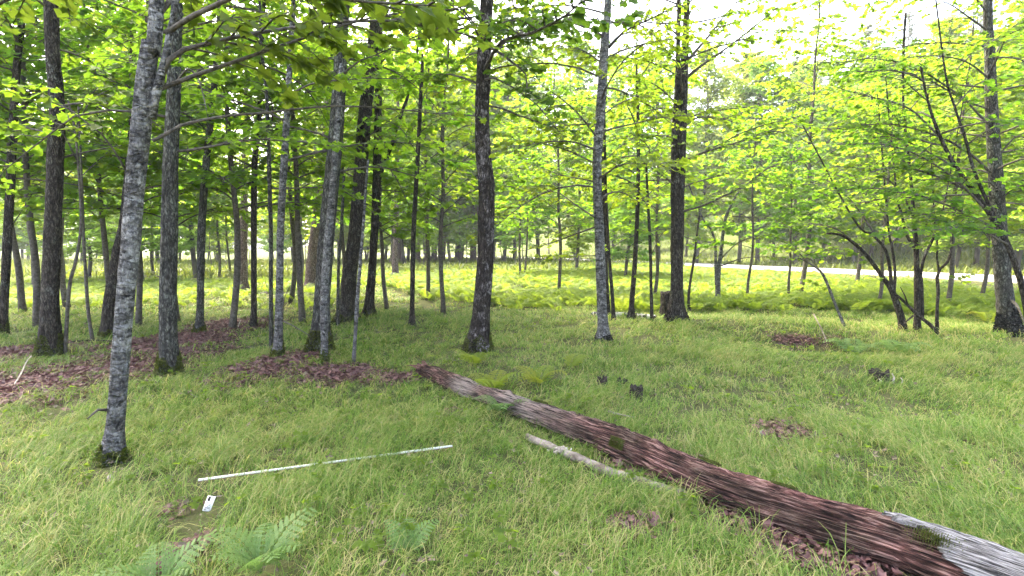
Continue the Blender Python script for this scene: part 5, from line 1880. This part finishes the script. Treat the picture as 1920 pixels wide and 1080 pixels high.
def bar(c0, c1, hw, hh):
    V = []
    for c in (c0, c1):
        for a_, b_ in ((-1, -1), (1, -1), (1, 1), (-1, 1)):
            V.append(c + sd_ * hw * a_ + up_ * hh * b_)
    return np.array(V), [np.array([[0, 3, 2, 1], [4, 5, 6, 7], [0, 1, 5, 4], [1, 2, 6, 5], [2, 3, 7, 6], [3, 0, 4, 7]])]


a = Acc(); a.put(*bar(A - mid, B - mid, .0095, .005)); add("rule", a.mesh("rule", M_WHITE), root)
M_REDWOOD = plain("reddish_wood_edge", (0.20, 0.09, 0.075), .7, (0.28, 0.14, 0.12), 30)
a = Acc(); a.put(*bar(A - mid - up_ * .008, B - mid - up_ * .008, .0085, .003)); o = add("backing_strip", a.mesh("backing_strip", M_REDWOOD), root)
o["label"] = "reddish wooden underside strip"
a = Acc()
for i in range(1, 10):
    c = A - mid + d * Ls * i / 10 + up_ * .0054
    a.put(*bar(c - d * .004, c + d * .004, .0092, .0006))
add("tick_marks", a.mesh("tick_marks", plain("grey_ink", (.3, .3, .3))), root)

# label card
Yc = CARD_C[1] - 0.13
TL, TR, BR_, BL = (at(390, 930, Yc + .03), at(405, 930, Yc + .03), at(394, 959, Yc - .02), at(379, 958, Yc - .02))
c = (TL + TR + BR_ + BL) / 4
X = norm(TR - TL); Yv = norm((TL + TR) / 2 - (BL + BR_) / 2); Zv = norm(np.cross(X, Yv)); Yv = np.cross(Zv, X)
Wc, Hc = np.linalg.norm(TR - TL), np.linalg.norm((TL + TR) / 2 - (BL + BR_) / 2)
from mathutils import Matrix
shear = float(((TL + TR) / 2 - (BL + BR_) / 2) @ X)
Yd = norm((TL + TR) / 2 - (BL + BR_) / 2)
Xd = norm(X - Yd * float(X @ Yd)); Zd = np.cross(Xd, Yd)
Mx = Matrix(((Xd[0], Yd[0], Zd[0], c[0]), (Xd[1], Yd[1], Zd[1], c[1]), (Xd[2], Yd[2], Zd[2], c[2]), (0, 0, 0, 1)))
root = thing("label_card", "white printed tag with a black box standing tilted in the grass below the stick", "tag")
root.matrix_world = Mx


def box(x0, x1, y0, y1, z0, z1):
    V = np.array([(x, y, z) for x in (x0, x1) for y in (y0, y1) for z in (z0, z1)])
    return V, [np.array([[0, 1, 3, 2], [4, 6, 7, 5], [0, 4, 5, 1], [2, 3, 7, 6], [0, 2, 6, 4], [1, 5, 7, 3]])]


w2, h2 = Wc * .5, Hc * .5
ch = w2 * .35
Vc = np.array([(-w2, h2, 0), (w2, h2, 0), (w2, -h2 + ch, 0), (w2 - ch, -h2, 0), (-w2, -h2, 0)])
Vall = np.concatenate([Vc + [0, 0, .0015], Vc - [0, 0, .0015]])
j = np.arange(5)
me = new_mesh("card", Vall, [(j[::-1][None], 0), ((5 + j)[None], 0), (np.stack([j, (j + 1) % 5, 5 + (j + 1) % 5, 5 + j], 1), 0)], M_WHITE)
add("card", me, root)
a = Acc(); a.put(*box(-w2 * .72, -w2 * .05, h2 * .32, h2 * .92, .0016, .0022)); add("black_box", a.mesh("black_box", M_INK), root)


def text(body, x, y, size, parent, material, rot=math.pi / 2):
    cu = bpy.data.curves.new("lettering", 'FONT')
    cu.body = body
    cu.size = size
    cu.align_x = 'LEFT'
    cu.extrude = 0.0002
    o = bpy.data.objects.new("lettering", cu)
    COL.objects.link(o)
    dg = bpy.context.evaluated_depsgraph_get()
    me = bpy.data.meshes.new_from_object(o.evaluated_get(dg))
    bpy.data.objects.remove(o)
    me.materials.clear(); me.materials.append(material)
    q = add("lettering", me, parent, (x, y, .0021))
    q.rotation_euler = (0, 0, rot)
    return q


text("FETN", -w2 * .02, -h2 * .92, Wc * .50, root, M_INK)
text("JOL", w2 * .62, -h2 * .72, Wc * .46, root, M_INK)
a = Acc()
V, f = tube(np.array([[0, h2, -.002], [.03, h2 * 1.35, -.03]]) + [w2 * .9, 0, 0], np.array([.002, .0015]), 5)
a.put(V, f)
add("wire", a.mesh("wire", M_BLEACHED), root)

hz = bpy.data.materials.new("haze")
hz.use_nodes = True
for n in list(hz.node_tree.nodes):
    hz.node_tree.nodes.remove(n)
ho = hz.node_tree.nodes.new("ShaderNodeOutputMaterial")
hv = hz.node_tree.nodes.new("ShaderNodeVolumePrincipled")
hv.inputs["Color"].default_value = (0.95, 0.95, 0.97, 1)
hv.inputs["Density"].default_value = 0.0011
hv.inputs["Anisotropy"].default_value = 0.0
hz.node_tree.links.new(hv.outputs[0], ho.inputs["Volume"])
bv = np.array([(x, y, z) for x in (-1000.0, 1000.0) for y in (-1000.0, 1010.0) for z in (-4.0, 62.0)])
setting("haze", new_mesh("haze", bv, [(np.array([[0, 1, 3, 2], [4, 6, 7, 5], [0, 4, 5, 1], [2, 3, 7, 6], [0, 2, 6, 4], [1, 5, 7, 3]]), 0)], hz), "stuff")
